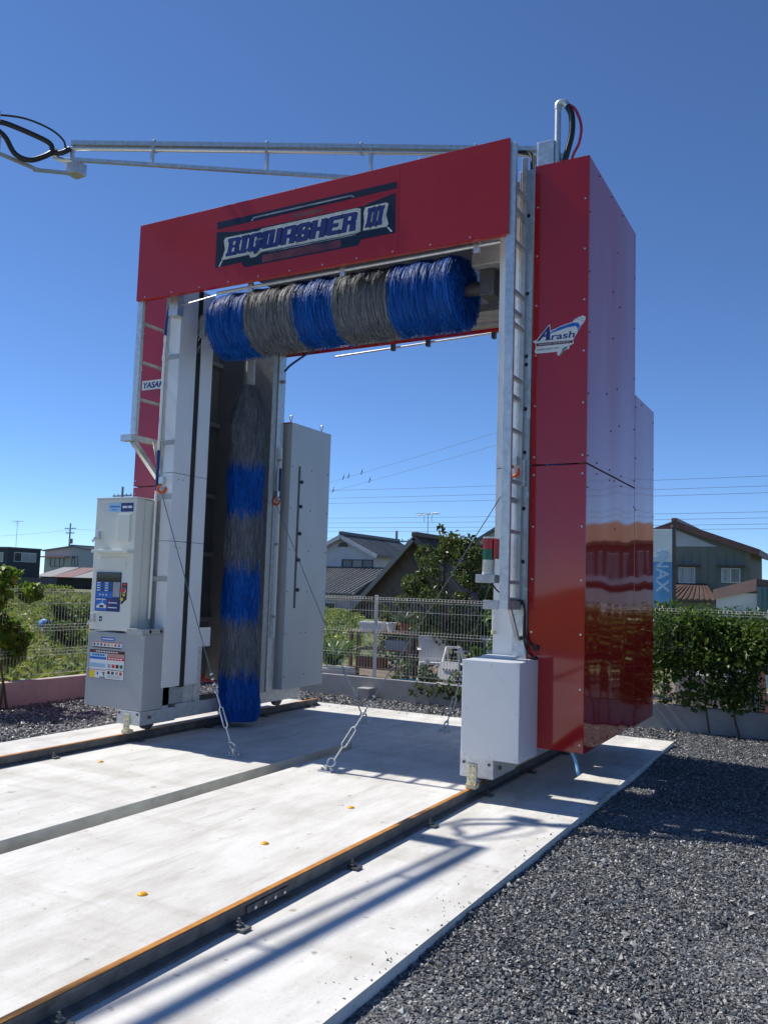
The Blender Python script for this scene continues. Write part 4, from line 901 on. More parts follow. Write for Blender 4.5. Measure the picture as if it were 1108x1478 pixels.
tube('hose', 'blackhose', BM, smooth_path([(-2.555, 5.52, 5.87), (-2.62, 5.44, 5.78), (-2.70, 5.33, 5.71), (-2.77, 5.22, 5.74), (-2.79, 5.12, 5.86), (-2.82, 5.04, 5.91)]), .026, 10)
tube('air_hose', 'blackhose', BM, smooth_path([(-2.46, 5.565, 5.86), (-2.45, 5.52, 5.95), (-2.52, 5.40, 6.03), (-2.66, 5.20, 6.07), (-2.80, 4.98, 6.02), (-2.84, 4.90, 5.94)]), .010, 8)
for z in (5.87, 5.80): MB().torus((-2.555, 5.525, z), (0, 0, 1), .024, .010, 14, 6).build('pipe_collar', 'zinc', BM)
mb_ = box('mast', 'galv', BM, 1.80, 1.965, 7.55, 7.70, 5.12, 5.93, .005)
box('mast_plate', 'galv', BM, 1.966, 2.06, 7.60, 7.612, 5.12, 5.80, .003)
MB().tube([(1.99, 7.585, 5.15), (1.99, 7.585, 6.25)], .030, 12).build('riser_pipe', 'zinc', BM)
MB().tube(smooth_path([(1.99, 7.585, 6.24), (1.992, 7.585, 6.285), (2.02, 7.585, 6.30), (2.06, 7.585, 6.28), (2.085, 7.585, 6.245)]), .034, 12).build('riser_elbow', 'zinc', BM)
tube('riser_hose', 'blackhose', BM, smooth_path([(2.08, 7.585, 6.25), (2.125, 7.585, 6.14), (2.125, 7.585, 5.95), (2.075, 7.585, 5.75), (2.02, 7.6, 5.55), (2.0, 7.62, 5.15)]), .030, 12)
tube('air_hose', 'redhose', BM, smooth_path([(2.06, 7.59, 6.28), (2.15, 7.59, 6.21), (2.215, 7.59, 6.03), (2.20, 7.59, 5.86), (2.13, 7.6, 5.72), (2.06, 7.62, 5.40), (2.05, 7.62, 5.16)]), .014, 8)
tube('hose', 'blackhose', BM, smooth_path([(1.55, 7.60, 5.91), (1.66, 7.63, 5.90), (1.72, 7.62, 5.84), (1.735, 7.6, 5.70), (1.76, 7.58, 5.45), (1.80, 7.56, 5.2)]), .022, 8)
box('mast_foot', 'galv_dull', BM, 1.70, 2.10, 7.45, 7.75, 5.095, 5.119, .003)
box('mast_beam', 'galv_dull', G, 1.55, 2.575, 7.50, 7.70, 4.98, 5.094, .004)
F_ = thing('hose_boom', 'truss boom on a tall pole beside the pad, its shadow falling along the concrete', 'boom', (-3.15, -1.6, 0), 'hose booms')
truss(F_, (-2.62, 4.92, 0), (-3.13, -1.5, 0), 5.95, .15, .42, (0.003, .12, .30, .48, .66, .83, .985))
box('tip_box', 'galv', F_, -2.84, -2.64, 4.78, 4.97, 5.62, 5.775, .005)
MB().tube([(-3.15, -1.6, -.1), (-3.15, -1.6, 6.2)], .08, 16).build('pole', 'galv', F_)

# ---------------------------------------------------------------- guy ropes
def guy(a, top, label, lean):
    t = thing('guy_rope', label, 'guy rope', (a[0], a[1], 0), 'guy ropes bracing the gantry')
    a = Vector((a[0], a[1], 0)); top = Vector(top); d = (top - a).normalized()
    pl = MB().box(a.x - .07, a.x + .07, a.y - .045, a.y + .045, .001, .012, .002).build('anchor_plate', 'zinc', t)
    for sx_ in (-.05, .05): MB().disc((a.x + sx_, a.y, .012), (0, 0, 1), .012, .016, 6).build('anchor_bolt', 'zinc', pl)
    MB().box(a.x - .012, a.x + .012, a.y - .022, a.y + .022, .012, .062, .003).build('anchor_lug', 'zinc', pl)
    c = a + d * .075 + Vector((0, 0, .02)); sh = MB().torus(c, (d.y, -d.x, 0.2), .036, .010, 16, 7); sh.tube([a + Vector((-.03, 0, .045)), a + Vector((.03, 0, .045))], .010, 8)
    sh.build('shackle', 'zinc', t)
    p0 = a + d * .12; p1 = a + d * .26; p2 = a + d * .47; p3 = a + d * .60
    q = d.cross(Vector((0, 1, 0))).normalized()
    tbk = MB(); tbk.tube([p0, p1], .008, 8); tbk.tube([p1 + q * .0, p1 + q * .022 + d * .02, p2 + q * .022 - d * .02, p2], .007, 8); tbk.tube([p1, p1 - q * .022 + d * .02, p2 - q * .022 - d * .02, p2], .007, 8)
    tbk.tube([p2, p3], .008, 8); tbk.torus(p3 + d * .02, q, .022, .007, 12, 6); tbk.build('turnbuckle', 'zinc', t)
    MB().tube([p3 + d * .03, top], .0045, 6).build('rope', 'steelwire', t)
    cl = MB()
    for k in range(3): cl.tube([p3 + d * (.09 + .05 * k) - q * .012, p3 + d * (.09 + .05 * k) + q * .014], .010, 8)
    cl.build('rope_clip', 'zinc', t)
guy((-.60, 6.345), (-1.76, 6.44, 2.48), 'steel guy rope with turnbuckle hooked to the column beside the control cabinet', 0)
guy((.44, 6.30), (2.02, 6.46, 2.52), 'steel guy rope with turnbuckle hooked to the column above the signal lamp', 0)
guy((.40, 8.80), (1.47, 8.02, 2.51), 'steel guy rope hooked to the rear column on the signal lamp side', 0)
guy((-.57, 8.72), (-1.47, 8.02, 2.51), 'steel guy rope crossing the silver slotted cover behind the side brush', 0)
#@@PART3
# ---------------------------------------------------------------- low walls and mesh fences round the yard
tag(MB().box(-4.93, 9.6, 11.0, 11.12, -.3, .25, .008).build('low_wall', 'wall_grey'), 'low grey concrete wall along the back of the gravel yard', 'wall')
tag(MB().box(-4.93, -4.80, -8.0, 10.995, -.3, .255, .008).build('low_wall', 'wall_pink'), 'low pinkish concrete wall between gravel yard and green field', 'wall')
tag(MB().box(9.48, 9.6, -8.0, 10.995, -.3, .25, .008).build('low_wall', 'wall_grey'), 'low grey concrete wall along the open side of the gravel yard', 'wall')
def fence(pts_posts, axis, c, z0, z1, label, grp):
    loc = (pts_posts[0], c, z0) if axis == 0 else (c, pts_posts[0], z0)
    t = thing('mesh_fence', label, 'fence', loc, grp)
    P = lambda a, o, z: (a, c + o, z) if axis == 0 else (c + o, a, z)
    for a in pts_posts:
        p = P(a, .035 if axis == 0 else -.035, 0)
        MB().box(p[0] - .022, p[0] + .022, p[1] - .022, p[1] + .022, z0, z1 + .03, .004).build('fence_post', 'fence', t)
    zs = [(z0 + .06, 0), (z0 + .30, 0), (z0 + .34, .025), (z0 + .38, 0), (z0 + .62, 0), (z0 + .66, .025), (z0 + .70, 0), (z0 + .98, 0), (z1 - .06, 0), (z1 - .03, .025), (z1, 0)]
    for a0, a1 in zip(pts_posts[:-1], pts_posts[1:]):
        m_ = MB(); w = .0036
        def wire(p, q): m_.bar(p, q, w, w, (0.3, 0.3, 1) if abs(p[2] - q[2]) < .01 else (1, 0, 0))
        for z, o in zs: wire(P(a0 + .02, -o, z), P(a1 - .02, -o, z))
        for a in np.arange(a0 + .04, a1 - .02, .05):
            for (za, oa), (zb, ob) in zip(zs[:-1], zs[1:]): wire(P(a, -oa + .005, za), P(a, -ob + .005, zb))
        tag(m_.build('mesh_panel', 'fence', t), kind='stuff')
    return t
fence([-4.7, -3.3, -1.80, .18, 1.9, 3.55, 5.5, 7.5, 9.4], 0, 11.06, .25, 1.43, 'white wire mesh fence on the grey wall, hedge growing through it', 'mesh fences round the yard')
fence([4.6, 6.6, 8.65, 10.7], 1, -4.86, .255, 1.42, 'white wire mesh fence on the pinkish wall before the green field', 'mesh fences round the yard')
fo = box('post_footing', 'wall_grey', None, -1.93, -1.73, 10.82, 10.995, -.05, .11, .01); tag(fo, 'small square concrete footing block at the foot of a fence post', 'footing')

# ---------------------------------------------------------------- vegetation
def plant(name, label, cat, loc, m_, blobs, n, size, stems, group=None, up=.5, aspect=.55, droop=0., shell=.75, bark='bark'):
    t = thing(name, label, cat, loc, group)
    C, d = blob_points(blobs, n, shell); V, F = leaves(C, size, up, aspect, droop, d * .5)
    np_mesh('foliage', V - np.array(loc), F, m_, t)
    b = MB()
    for pts, r in stems: b.tube(smooth_path(pts, 4), [r * (1 - .7 * i / (4 * (len(pts) - 1))) for i in range(4 * (len(pts) - 1) + 1)], 6)
    b.build('stem', bark, t); return t
# clipped hedge growing through the back fence
hb_ = []
for k in range(260):
    x = rng.uniform(2.1, 7.6); z = rng.uniform(.78, 1.36); r = rng.uniform(.14, .26)
    hb_.append((x, 11.05 + rng.uniform(-.20, .45), z, r * 1.25, r, r * .8))
for k in range(190): hb_.append((rng.uniform(2.1, 7.6), 11.0 + rng.uniform(-.15, .3), rng.uniform(.30, .85), .12, .11, .14))
stems = [([(x, 11.25, -.05), (x + rng.uniform(-.12, .12), 11.2 + rng.uniform(-.1, .1), .5), (x + rng.uniform(-.3, .3), 11.28, 1.1)], .022) for x in np.arange(2.3, 7.6, .28)]
stems += [([(x, 10.93, -.04), (x + rng.uniform(-.1, .1), 10.96, .3), (x + rng.uniform(-.15, .15), 11.0, .75)], .014) for x in np.arange(2.9, 5.6, .33)]
plant('hedge', 'leafy green hedge climbing over the back fence beside the red tower', 'hedge', (2.2, 11.25, 0), 'leaf_hedge', hb_, 50000, .070, stems, up=.6)
# evergreen tree behind the fence, by the signal lamp
tb_ = []
for k in range(100):
    a = rng.uniform(0, 6.28); h = rng.uniform(.55, 2.45); rr = 1.25 * math.sqrt(max(.05, 1 - ((h - 1.35) / 1.25) ** 2)) * rng.uniform(.5, 1.0)
    r = rng.uniform(.10, .21); tb_.append((-1.98 + .34 * max(0, h - 1.2) / 1.2 + rr * math.cos(a) * (1.05 if h < 1.4 else .8), 14 + rr * math.sin(a) * .8, h, r, r, r * .9))
for dx, h in ((-.08, 2.62), (.22, 2.47), (.36, 2.42), (-.45, 2.25), (.6, 2.2)): tb_.append((-2.0 + dx, 13.9, h, .07, .07, .16))
limbs = [([(-2.0, 14, -.1), (-1.98, 14, .5), (-2.05, 14, 1.2), (-2.0, 13.95, 2.4)], .07)] + [([(-2.0, 14, .45 + .12 * k), (-2.0 + .4 * math.cos(k * 1.7), 14 + .35 * math.sin(k * 1.7), .9 + .14 * k), (-2.0 + .85 * math.cos(k * 1.7), 14 + .7 * math.sin(k * 1.7), 1.3 + .16 * k)], .03) for k in range(7)]
plant('evergreen_tree', 'dark glossy evergreen tree standing behind the mesh fence before the brown roofed house', 'tree', (-2.0, 14, 0), 'leaf_tree', tb_, 8600, .088, limbs, up=.35)
bb_ = [(-.10 + rng.uniform(-.22, .25), 11.55 + rng.uniform(-.15, .2), z, .13, .12, .10) for z in np.linspace(.55, 1.52, 18)]
plant('broadleaf_shrub', 'bright green large leaved shrub behind the fence next to the signal lamp leg', 'shrub', (-.05, 11.55, 0), 'leaf_bright', bb_, 620, .13, [([(-.05, 11.55, -.1), (-.02, 11.5, .7), (-.1, 11.55, 1.5)], .02), ([(0, 11.6, -.1), (.1, 11.6, .6), (.12, 11.55, 1.2)], .018)], aspect=.7, droop=.5)
ub_ = [(rng.uniform(-3.6, .9), 14.6 + rng.uniform(-.3, .6), rng.uniform(.15, .95), .3, .25, .22) for k in range(60)]
plant('garden_hedge', 'dark shady row of shrubs behind the garden shelf and chairs', 'hedge', (-1.3, 14.8, 0), 'leaf_dark', ub_, 5200, .11, [([(x, 14.8, -.1), (x + .05, 14.8, .4), (x, 14.8, .9)], .02) for x in np.arange(-3.4, .9, .5)])
tag(MB().box(-4.9, 9.5, 11.125, 17.0, -.3, -.075).build('garden_soil', 'soil'), kind='structure')
# big leaved vine over the field-side wall
vb_ = [(-5.02 + rng.uniform(-.2, .22), 7.05 + rng.uniform(-.55, .42), z, .16, .16, .12) for z in np.linspace(.35, 1.58, 26)]
plant('wall_vine', 'large leaved green vine climbing the field-side mesh fence', 'vine', (-5.05, 7.05, 0), 'leaf_vine', vb_, 2000, .115, [([(-4.75, 7.0, -.05), (-4.74, 7.02, .2), (-4.9, 7.1, .6), (-5.0, 7.2, 1.5)], .018), ([(-4.74, 7.1, -.05), (-4.8, 7.0, .5), (-5.0, 6.8, 1.3)], .016)], aspect=.85, droop=.4, up=.8)
plant('wall_weed', 'straggling weed trailing over the low back wall above the gravel', 'weed', (-.75, 10.97, 0), 'leaf_tree', [(-1.05 + .09 * k, 10.94, .10 + .10 * math.sin(k * 1.3) ** 2, .10, .06, .06) for k in range(11)], 170, .075, [([(-.7, 10.97, .26), (-.9, 10.93, .18), (-1.2, 10.93, .08)], .006), ([(-.7, 10.97, .26), (-.4, 10.93, .15), (-.2, 10.93, .05)], .006)])
# the overgrown field
def field():
    n = 42000; a = rng.uniform(R(30), R(72), n); rho = 11 + 75 * rng.random(n) ** 2.0
    x = 4.39 - rho * np.sin(a); y = rho * np.cos(a); keep = (x < -5.3); x, y, rho = x[keep], y[keep], rho[keep]
    lump = .5 + .5 * np.sin(x * .9 + 2 * np.sin(y * .7)) * np.sin(y * 1.1 + 1.5 * np.sin(x * .5))
    h = rng.uniform(0, 1, len(x)) * (.10 + .38 * lump ** 2)
    C = np.stack([x, y, h - .05], 1); V, F = leaves(C, .10 + .0042 * rho, .6, .5)
    return np_mesh('field_weeds', V, F, 'leaf_field')
tag(field(), 'overgrown sunlit green weeds covering the field beyond the pinkish wall', 'weeds', kind='stuff')
def shrub(x, y, w, h, label, n, m_='leaf_hedge', size=.13):
    bl = [(x + rng.uniform(-w, w) * .8, y + rng.uniform(-w, w) * .6, h * rng.uniform(.25, .85), w * .35, w * .35, h * .18) for k in range(14)]
    plant('field_shrub', label, 'shrub', (x, y, 0), m_, bl, n, size, [([(x, y, -.1), (x + .05, y, h * .5), (x, y + .05, h * .9)], .03)], 'dark shrubs in the field')
shrub(-13.5, 15.4, .5, 1.05, 'dark round shrub in the field with the blue bag beside it', 700)
shrub(-10.9, 13.3, .5, .6, 'low dark shrub in the field close behind the pinkish wall', 500)
shrub(-15.2, 17.9, .6, .9, 'dark bushy shrub in the field partly hidden by the cabinet', 700)
for k in range(9):
    x = -52 - 7.5 * k * .9; y = 56 - k * .3
    shrub(x + rng.uniform(-1.5, 1.5), y + rng.uniform(-3, 3), 2.4, rng.uniform(.7, 1.15), ['clipped dark bush in the row before the distant houses', 'pale green bush in the row before the distant houses'][k % 2], 420, ['leaf_dark', 'leaf_field'][k % 2], .40)
bg_ = MB(); bm = bmesh.new(); bmesh.ops.create_icosphere(bm, subdivisions=2, radius=.20)
for v in bm.verts: v.co = Vector((v.co.x * 1.2 - 14.35, v.co.y * .8 + 15.6, v.co.z * .62 + .30)) + Vector(rng.normal(scale=.025, size=3))
tag(bg_.bm(bm, True).build('tarp_bag', 'bluesheet'), 'crumpled blue tarp bag lying among the field weeds', 'bag')

# ---------------------------------------------------------------- garden clutter behind the fence
def crate(x, y, z, w, d, h, m_, label, name='planter_box', cat='box', grp=None):
    b = MB(); t_ = .02
    b.box(x - w / 2, x + w / 2, y - d / 2, y - d / 2 + t_, z, z + h, .003); b.box(x - w / 2, x + w / 2, y + d / 2 - t_, y + d / 2, z, z + h, .003)
    b.box(x - w / 2, x - w / 2 + t_, y - d / 2 + t_, y + d / 2 - t_, z, z + h - .002, .003); b.box(x + w / 2 - t_, x + w / 2, y - d / 2 + t_, y + d / 2 - t_, z, z + h - .002, .003)
    b.box(x - w / 2 + t_, x + w / 2 - t_, y - d / 2 + t_, y + d / 2 - t_, z, z + .03)
    b.box(x - w / 2 - .012, x + w / 2 + .012, y - d / 2 - .012, y - d / 2 + .0, z + h - .05, z + h - .01, .003)
    return tag(b.build(name, m_), label, cat, grp)
def pot(x, y, z, r, h, m_, label, name='flower_pot', cat='pot'):
    prof = [(r * .7, 0), (r * .95, h * .82), (r * 1.08, h * .82), (r * 1.08, h), (r * .93, h), (r * .85, h * .8)]
    n = 18; vs = [(x + p * math.cos(2 * math.pi * k / n), y + p * math.sin(2 * math.pi * k / n), z + q) for p, q in prof for k in range(n)]
    fs = [(i * n + k, i * n + (k + 1) % n, (i + 1) * n + (k + 1) % n, (i + 1) * n + k) for i in range(len(prof) - 1) for k in range(n)] + [tuple(range(n - 1, -1, -1)), tuple(range((len(prof) - 1) * n, len(prof) * n))]
    return tag(MB().add(vs, fs, False).build(name, m_), label, cat)
GZ = -.09
af = thing('folding_sign', 'white folding signboard on splayed legs behind the mesh fence', 'sign', (-1.02, 12.2, GZ))
for s_ in (-1, 1):
    for sx_ in (-.19, .19):
        MB().bar((-1.02 + sx_ * .55, 12.2 + s_ * .03, .68), (-1.02 + sx_ * 1.1, 12.2 + s_ * .24, GZ), .03, .03).build('leg', 'white_plastic', af)
MB().bar((-1.14, 12.2, .68), (-.90, 12.2, .68), .05, .03).build('top_bar', 'white_plastic', af)
pb = MB().add([(-1.17, 12.055, .47), (-.87, 12.055, .47), (-.84, 11.995, .20), (-1.20, 11.995, .20), (-1.17, 12.075, .47), (-.87, 12.075, .47), (-.84, 12.015, .20), (-1.20, 12.015, .20)], [(0, 1, 2, 3), (7, 6, 5, 4), (0, 4, 5, 1), (1, 5, 6, 2), (2, 6, 7, 3), (3, 7, 4, 0)]).build('board', 'white_plastic', af)
for k in range(5): MB().box(-1.11 + k * .05, -1.085 + k * .05, 12.010, 12.024, .335, .365).build('board_mark', 'greyprint', pb)
sand = MB(); bm = bmesh.new(); bmesh.ops.create_uvsphere(bm, u_segments=16, v_segments=10, radius=.25)
for v in bm.verts: v.co = Vector((v.co.x - .92, v.co.y * .6 + 11.5, v.co.z * .35 + .12))
tag(sand.bm(bm, True).build('white_sack', 'white_plastic'), 'flat white sack lying on the ground under the folding sign', 'sack')
def chair(x, y, ang, label):
    t = thing('garden_chair', label, 'chair', (x, y, GZ), 'white garden chairs'); ca, sa = math.cos(ang), math.sin(ang)
    def T(p): return (x + p[0] * ca - p[1] * sa, y + p[0] * sa + p[1] * ca, GZ + p[2])
    def slab(pts, th, name):
        a = [T(p) for p in pts]; n = Vector((0, 0, 0)); v0, v1, v2 = map(Vector, a[:3]); n = (v1 - v0).cross(v2 - v0).normalized() * th
        MB().add([*a, *[tuple(Vector(q) + n) for q in a]], [(0, 1, 2, 3), (7, 6, 5, 4), (0, 4, 5, 1), (1, 5, 6, 2), (2, 6, 7, 3), (3, 7, 4, 0)]).build(name, 'white_plastic', t)
    slab([(-.22, -.22, .42), (.22, -.22, .42), (.22, .2, .40), (-.22, .2, .40)], .03, 'seat')
    slab([(-.22, .2, .42), (.22, .2, .42), (.24, .34, .86), (-.24, .34, .86)], .03, 'backrest')
    for px_ in (-.2, .2):
        for py_ in (-.2, .2): MB().bar(T((px_, py_, .41)), T((px_ * 1.15, py_ * 1.2, 0)), .04, .04).build('leg', 'white_plastic', t)
        MB().bar(T((px_ * 1.1, -.22, .62)), T((px_ * 1.15, .27, .64)), .05, .03).build('armrest', 'white_plastic', t)
chair(-1.75, 13.0, .5, 'white plastic garden chair tilted toward the stacked wooden shelf'); chair(-1.15, 13.3, -.6, 'white plastic garden chair nearer the folding sign')
sh = thing('garden_shelf', 'weathered wooden plank shelf holding pots behind the mesh fence', 'shelf', (-2.5, 12.7, GZ))
for z in (.20, .52, .80): MB().box(-3.15, -1.95, 12.55, 12.85, z, z + .03, .004).build('plank', 'wood', sh)
for x in (-3.1, -2.0):
    for y in (12.58, 12.82): MB().box(x - .025, x + .025, y - .025, y + .025, GZ, .80, .003).build('leg', 'wood', sh)
crate(-2.75, 12.7, .83, .42, .2, .16, 'white_plastic', 'white plastic planter trough on the top plank of the shelf')
crate(-2.25, 12.7, .55, .40, .2, .15, 'greywall', 'grey planter trough on the middle plank of the shelf')
crate(-2.75, 12.7, .23, .5, .22, .16, 'terracotta', 'brown planter trough on the lowest plank of the shelf')
crate(-3.05, 12.0, GZ, .55, .4, .34, 'white_plastic', 'white storage bin standing behind the fence by the silver cover', 'storage_bin', 'bin')
crate(-2.55, 11.75, GZ, .4, .3, .26, 'wood', 'wooden crate on the ground before the garden shelf', 'wooden_crate', 'crate')
crate(-.45, 12.9, GZ, .6, .35, .55, 'white_plastic', 'tall white bin beside the garden chair', 'storage_bin', 'bin')
pot(-1.52, 11.62, GZ, .15, .28, 'blue_plastic', 'blue plastic bucket on the ground behind the fence', 'bucket', 'bucket')
for x, y, z, m_, lb in ((-2.15, 12.7, .83, 'terracotta', 'terracotta pot on the top shelf plank'), (-2.38, 12.68, .83, 'white_plastic', 'small white pot on the top shelf plank'), (-1.85, 11.7, GZ, 'terracotta', 'terracotta pot on the ground near the blue bucket'), (-2.15, 11.85, GZ, 'darksteel', 'dark pot on the ground before the garden shelf')):
    pot(x, y, z, .09, .16, m_, lb)
def tuft(x, y, z, r, h, n, m_, label):
    C = np.tile([[x, y, z]], (n, 1)) + rng.normal(scale=r * .2, size=(n, 3)) * [1, 1, .1]
    th = rng.uniform(0, 6.28, n); d = np.stack([np.cos(th) * r, np.sin(th) * r, np.full(n, h)], 1); V, F = strands(C, d, np.full(n, math.hypot(r, h)), .10, .022, 5, .05)
    o = np_mesh('potted_plant', V, F, M[m_]); return tag(o, label, 'plant')
tuft(-3.0, 11.85, .3, .28, .42, 110, 'leaf_bright', 'spiky green plant rising from the white storage bin'); tuft(-2.15, 12.7, .98, .14, .2, 50, 'leaf_grey', 'grass-like plant in the terracotta pot on the shelf')
for x, y, lb in ((-1.35, 11.85, 'grey-green bushy herb beside the blue bucket'), (-1.75, 11.9, 'grey-green bushy herb behind the terracotta pot'), (-.6, 11.7, 'low leafy herb beside the white sack')):
    plant('garden_herb', lb, 'plant', (x, y, GZ), 'leaf_grey', [(x + rng.uniform(-.12, .12), y + rng.uniform(-.1, .1), rng.uniform(.1, .38), .12, .12, .1) for k in range(7)], 420, .06, [([(x, y, GZ), (x, y, .2), (x + .03, y, .4)], .008)])
# behind the hedge
crate(2.55, 12.6, GZ, .6, .45, .62, 'white_plastic', 'white bin half hidden behind the hedge beside the red tower', 'storage_bin', 'bin')
tag(MB().box(3.0, 5.4, 12.9, 13.05, GZ, .30, .01).build('garden_kerb', 'greywall'), 'pale low garden kerb glimpsed beneath the hedge', 'kerb')
for x, lb in ((3.42, 'pinkish weathered timber post leaning behind the hedge'), (4.6, 'pinkish timber post upright behind the hedge')):
    tag(MB().bar((x, 12.1, GZ), (x - .08 if x < 4 else x, 12.15, 1.05), .09, .07, (0, 1, 0)).build('timber_post', 'pinkboard'), lb, 'post')

# ---------------------------------------------------------------- houses
def roof_pair(t, x0, x1, y0, y1, ze, zr, m_, th=.16, ov=.5, xm=None):
    """gable roof, ridge along y"""
    xm = (x0 + x1) / 2 if xm is None else xm
    for xe, s_ in ((x0, -1), (x1, 1)):
        sl = (zr - ze) / abs(xm - xe); xo = xe + s_ * ov; zo = ze - sl * ov
        b = MB().prism([(xm, zr), (xo, zo), (xo, zo + th), (xm, zr + th)] if s_ > 0 else [(xo, zo), (xm, zr), (xm, zr + th), (xo, zo + th)], 1, y0 - ov, y1 + ov)
        r_ = b.build('roof', m_, t); k = MB()
        for y in np.arange(y0 - ov + .1, y1 + ov - .05, .32):
            k.bar((xm, y, zr + th + .02), (xo, y, zo + th + .02), .13, .07)
        nrow = int(abs(xm - xo) / .45)
        for i in range(1, nrow + 1):
            f = i / nrow; k.bar((xm + (xo - xm) * f, y0 - ov, zr + (zo - zr) * f + th + .01), (xm + (xo - xm) * f, y1 + ov, zr + (zo - zr) * f + th + .01), .05, .06)
        tag(k.build('roof_tiles', m_, r_), kind='stuff')
    MB().box(xm - .16, xm + .16, y0 - ov - .05, y1 + ov + .05, zr + th - .02, zr + th + .22, .05).build('ridge_cap', m_, t)
def window(t, wall, face, c, a0, a1, z0, z1, panes=2, fr='trim', gl='glass'):
    P = lambda a, b, d0, d1, e, f: (a, b, c - d1, c - d0, e, f) if face == 'y' else (c + d0, c + d1, a, b, e, f)
    w = MB(); g = .06
    for q in ((a0, a1, .0, .07, z1 - g, z1), (a0, a1, .0, .07, z0, z0 + g), (a0, a0 + g, .0, .068, z0 + g, z1 - g), (a1 - g, a1, .0, .068, z0 + g, z1 - g)): w.box(*P(*q))
    for i in range(1, panes):
        x = a0 + (a1 - a0) * i / panes; w.box(*P(x - .03, x + .03, .0, .066, z0 + g, z1 - g))
    wo_ = w.build('window', fr, wall)
    for i in range(panes):
        xa = a0 + (a1 - a0) * i / panes + .035; xb = a0 + (a1 - a0) * (i + 1) / panes - .035
        MB().box(*P(xa, xb, .004, .02, z0 + g, z1 - g)).build('window_pane', gl if isinstance(gl, str) else gl[i], wall)
def gable_house(name, label, x0, x1, y0, y1, zb, ze, zr, wm, rm, ov=.5, xm=None, wm2=None, th=.16):
    t = thing(name, label, 'house', ((x0 + x1) / 2, (y0 + y1) / 2, zb)); m_ = (x0 + x1) / 2 if xm is None else xm
    w = MB().prism([(x0, zb), (x1, zb), (x1, ze), (m_, zr), (x0, ze)], 1, y0, y1).build('wall', wm, t)
    roof_pair(t, x0, x1, y0, y1, ze, zr, rm, th, ov, m_)
    return t, w
# white house with grey tiles
t, w = gable_house('tiled_house', 'white two storey house with grey tiled roof beyond the silver cover', -30.06, -24.94, 52, 60, -1.8, 3.78, 5.02, 'stucco', 'tile_grey', .42)
window(t, w, 'y', 52, -27.57, -25.0, 2.68, 3.42, 3, 'darktrim', ['shutter', 'glass', 'shutter'])
MB().prism([(-27.95, 4.32), (-27.05, 4.32), (-27.3, 4.62), (-27.7, 4.62)], 1, 51.93, 51.995).build('gable_vent', 'darktrim', w)
MB().bar((-30.5, 51.56, 3.62), (-27.5, 51.56, 5.03), .06, .26).build('verge_board', 'stucco', t); MB().bar((-27.5, 51.56, 5.03), (-24.5, 51.56, 3.62), .06, .26).build('verge_board', 'stucco', t)
lw = MB().box(-33, -23.6, 46.6, 51.99, -1.8, .95).build('porch_wall', 'stucco_pink', t)
lr = MB().add([(-33.4, 46.1, .86), (-23.1, 46.1, .86), (-23.1, 46.1, 1.0), (-33.4, 46.1, 1.0), (-33.4, 51.98, 2.7), (-24.2, 51.98, 2.7), (-24.2, 51.98, 2.84), (-33.4, 51.98, 2.84)], [(0, 1, 2, 3), (4, 7, 6, 5), (0, 4, 5, 1), (3, 2, 6, 7), (1, 5, 6, 2), (0, 3, 7, 4)]).build('porch_roof', 'tile_grey', t)
k = MB()
for i, x in enumerate(np.arange(-33.3, -23.2, .30)): k.bar((x, 46.1, 1.03), (min(x, x * .0 + x), 51.97, 2.87), .13, .06)
for f in np.linspace(0, 1, 12): k.bar((-33.4, 46.1 + 5.88 * f, 1.01 + 1.84 * f), (-23.1 - 1.1 * f, 46.1 + 5.88 * f, 1.01 + 1.84 * f), .05, .06)
tag(k.build('roof_tiles', 'tile_grey', lr), kind='stuff')
window(t, lw, 'y', 46.6, -26.2, -24.6, -1.0, .45, 2, 'trim', 'glass'); window(t, lw, 'y', 46.6, -29.2, -27.4, -1.0, .45, 2, 'trim', 'glass')
# brown roofed house behind the tree
t, w = gable_house('brown_house', 'low house with steep dark brown roof behind the evergreen tree', -17.6, -11.4, 38, 46, -1.8, .72, 3.95, 'tile_brown', 'tile_brown', .5)
MB().bar((-18.05, 37.45, .32), (-14.5, 37.45, 4.02), .06, .22).build('verge_board', 'shutter', t); MB().bar((-14.5, 37.45, 4.02), (-10.95, 37.45, .32), .06, .25).build('verge_board', 'darktrim', t)
t, w = gable_house('distant_house', 'house with grey tiled roof peeping over the brown roof', -20.2, -15.4, 58, 66, -1.8, 4.7, 6.1, 'stucco', 'tile_grey', .4)
# house with red tiles beyond the hedge
t, w = gable_house('red_tiled_house', 'grey-green sided house with red tiled roof above the hedge', -8.1, -.32, 50, 57, -1.8, 4.02, 5.42, 'siding', 'tile_red', .5, th=.30)
MB().prism([(-8.0, 4.35), (-2.0, 4.35), (-4.2, 5.30)], 1, 49.95, 49.99).build('gable_panel', 'stucco', w)
window(t, w, 'y', 50, -4.05, -3.16, 2.28, 3.19, 1, 'trim', 'curtain'); window(t, w, 'y', 50, -1.80, -.82, 2.36, 3.18, 2, 'trim', ['curtain', 'glass'])
MB().box(-4.2, -2.9, 49.5, 49.99, 3.25, 3.33).build('window_hood', 'darktrim', w); MB().box(-2.0, -.6, 49.5, 49.99, 3.24, 3.32).build('window_hood', 'darktrim', w)
for x in np.arange(-7.9, -.4, .45): MB().box(x, x + .03, 49.975, 49.998, -1.8, 4.02).build('siding_batten', 'siding', w)
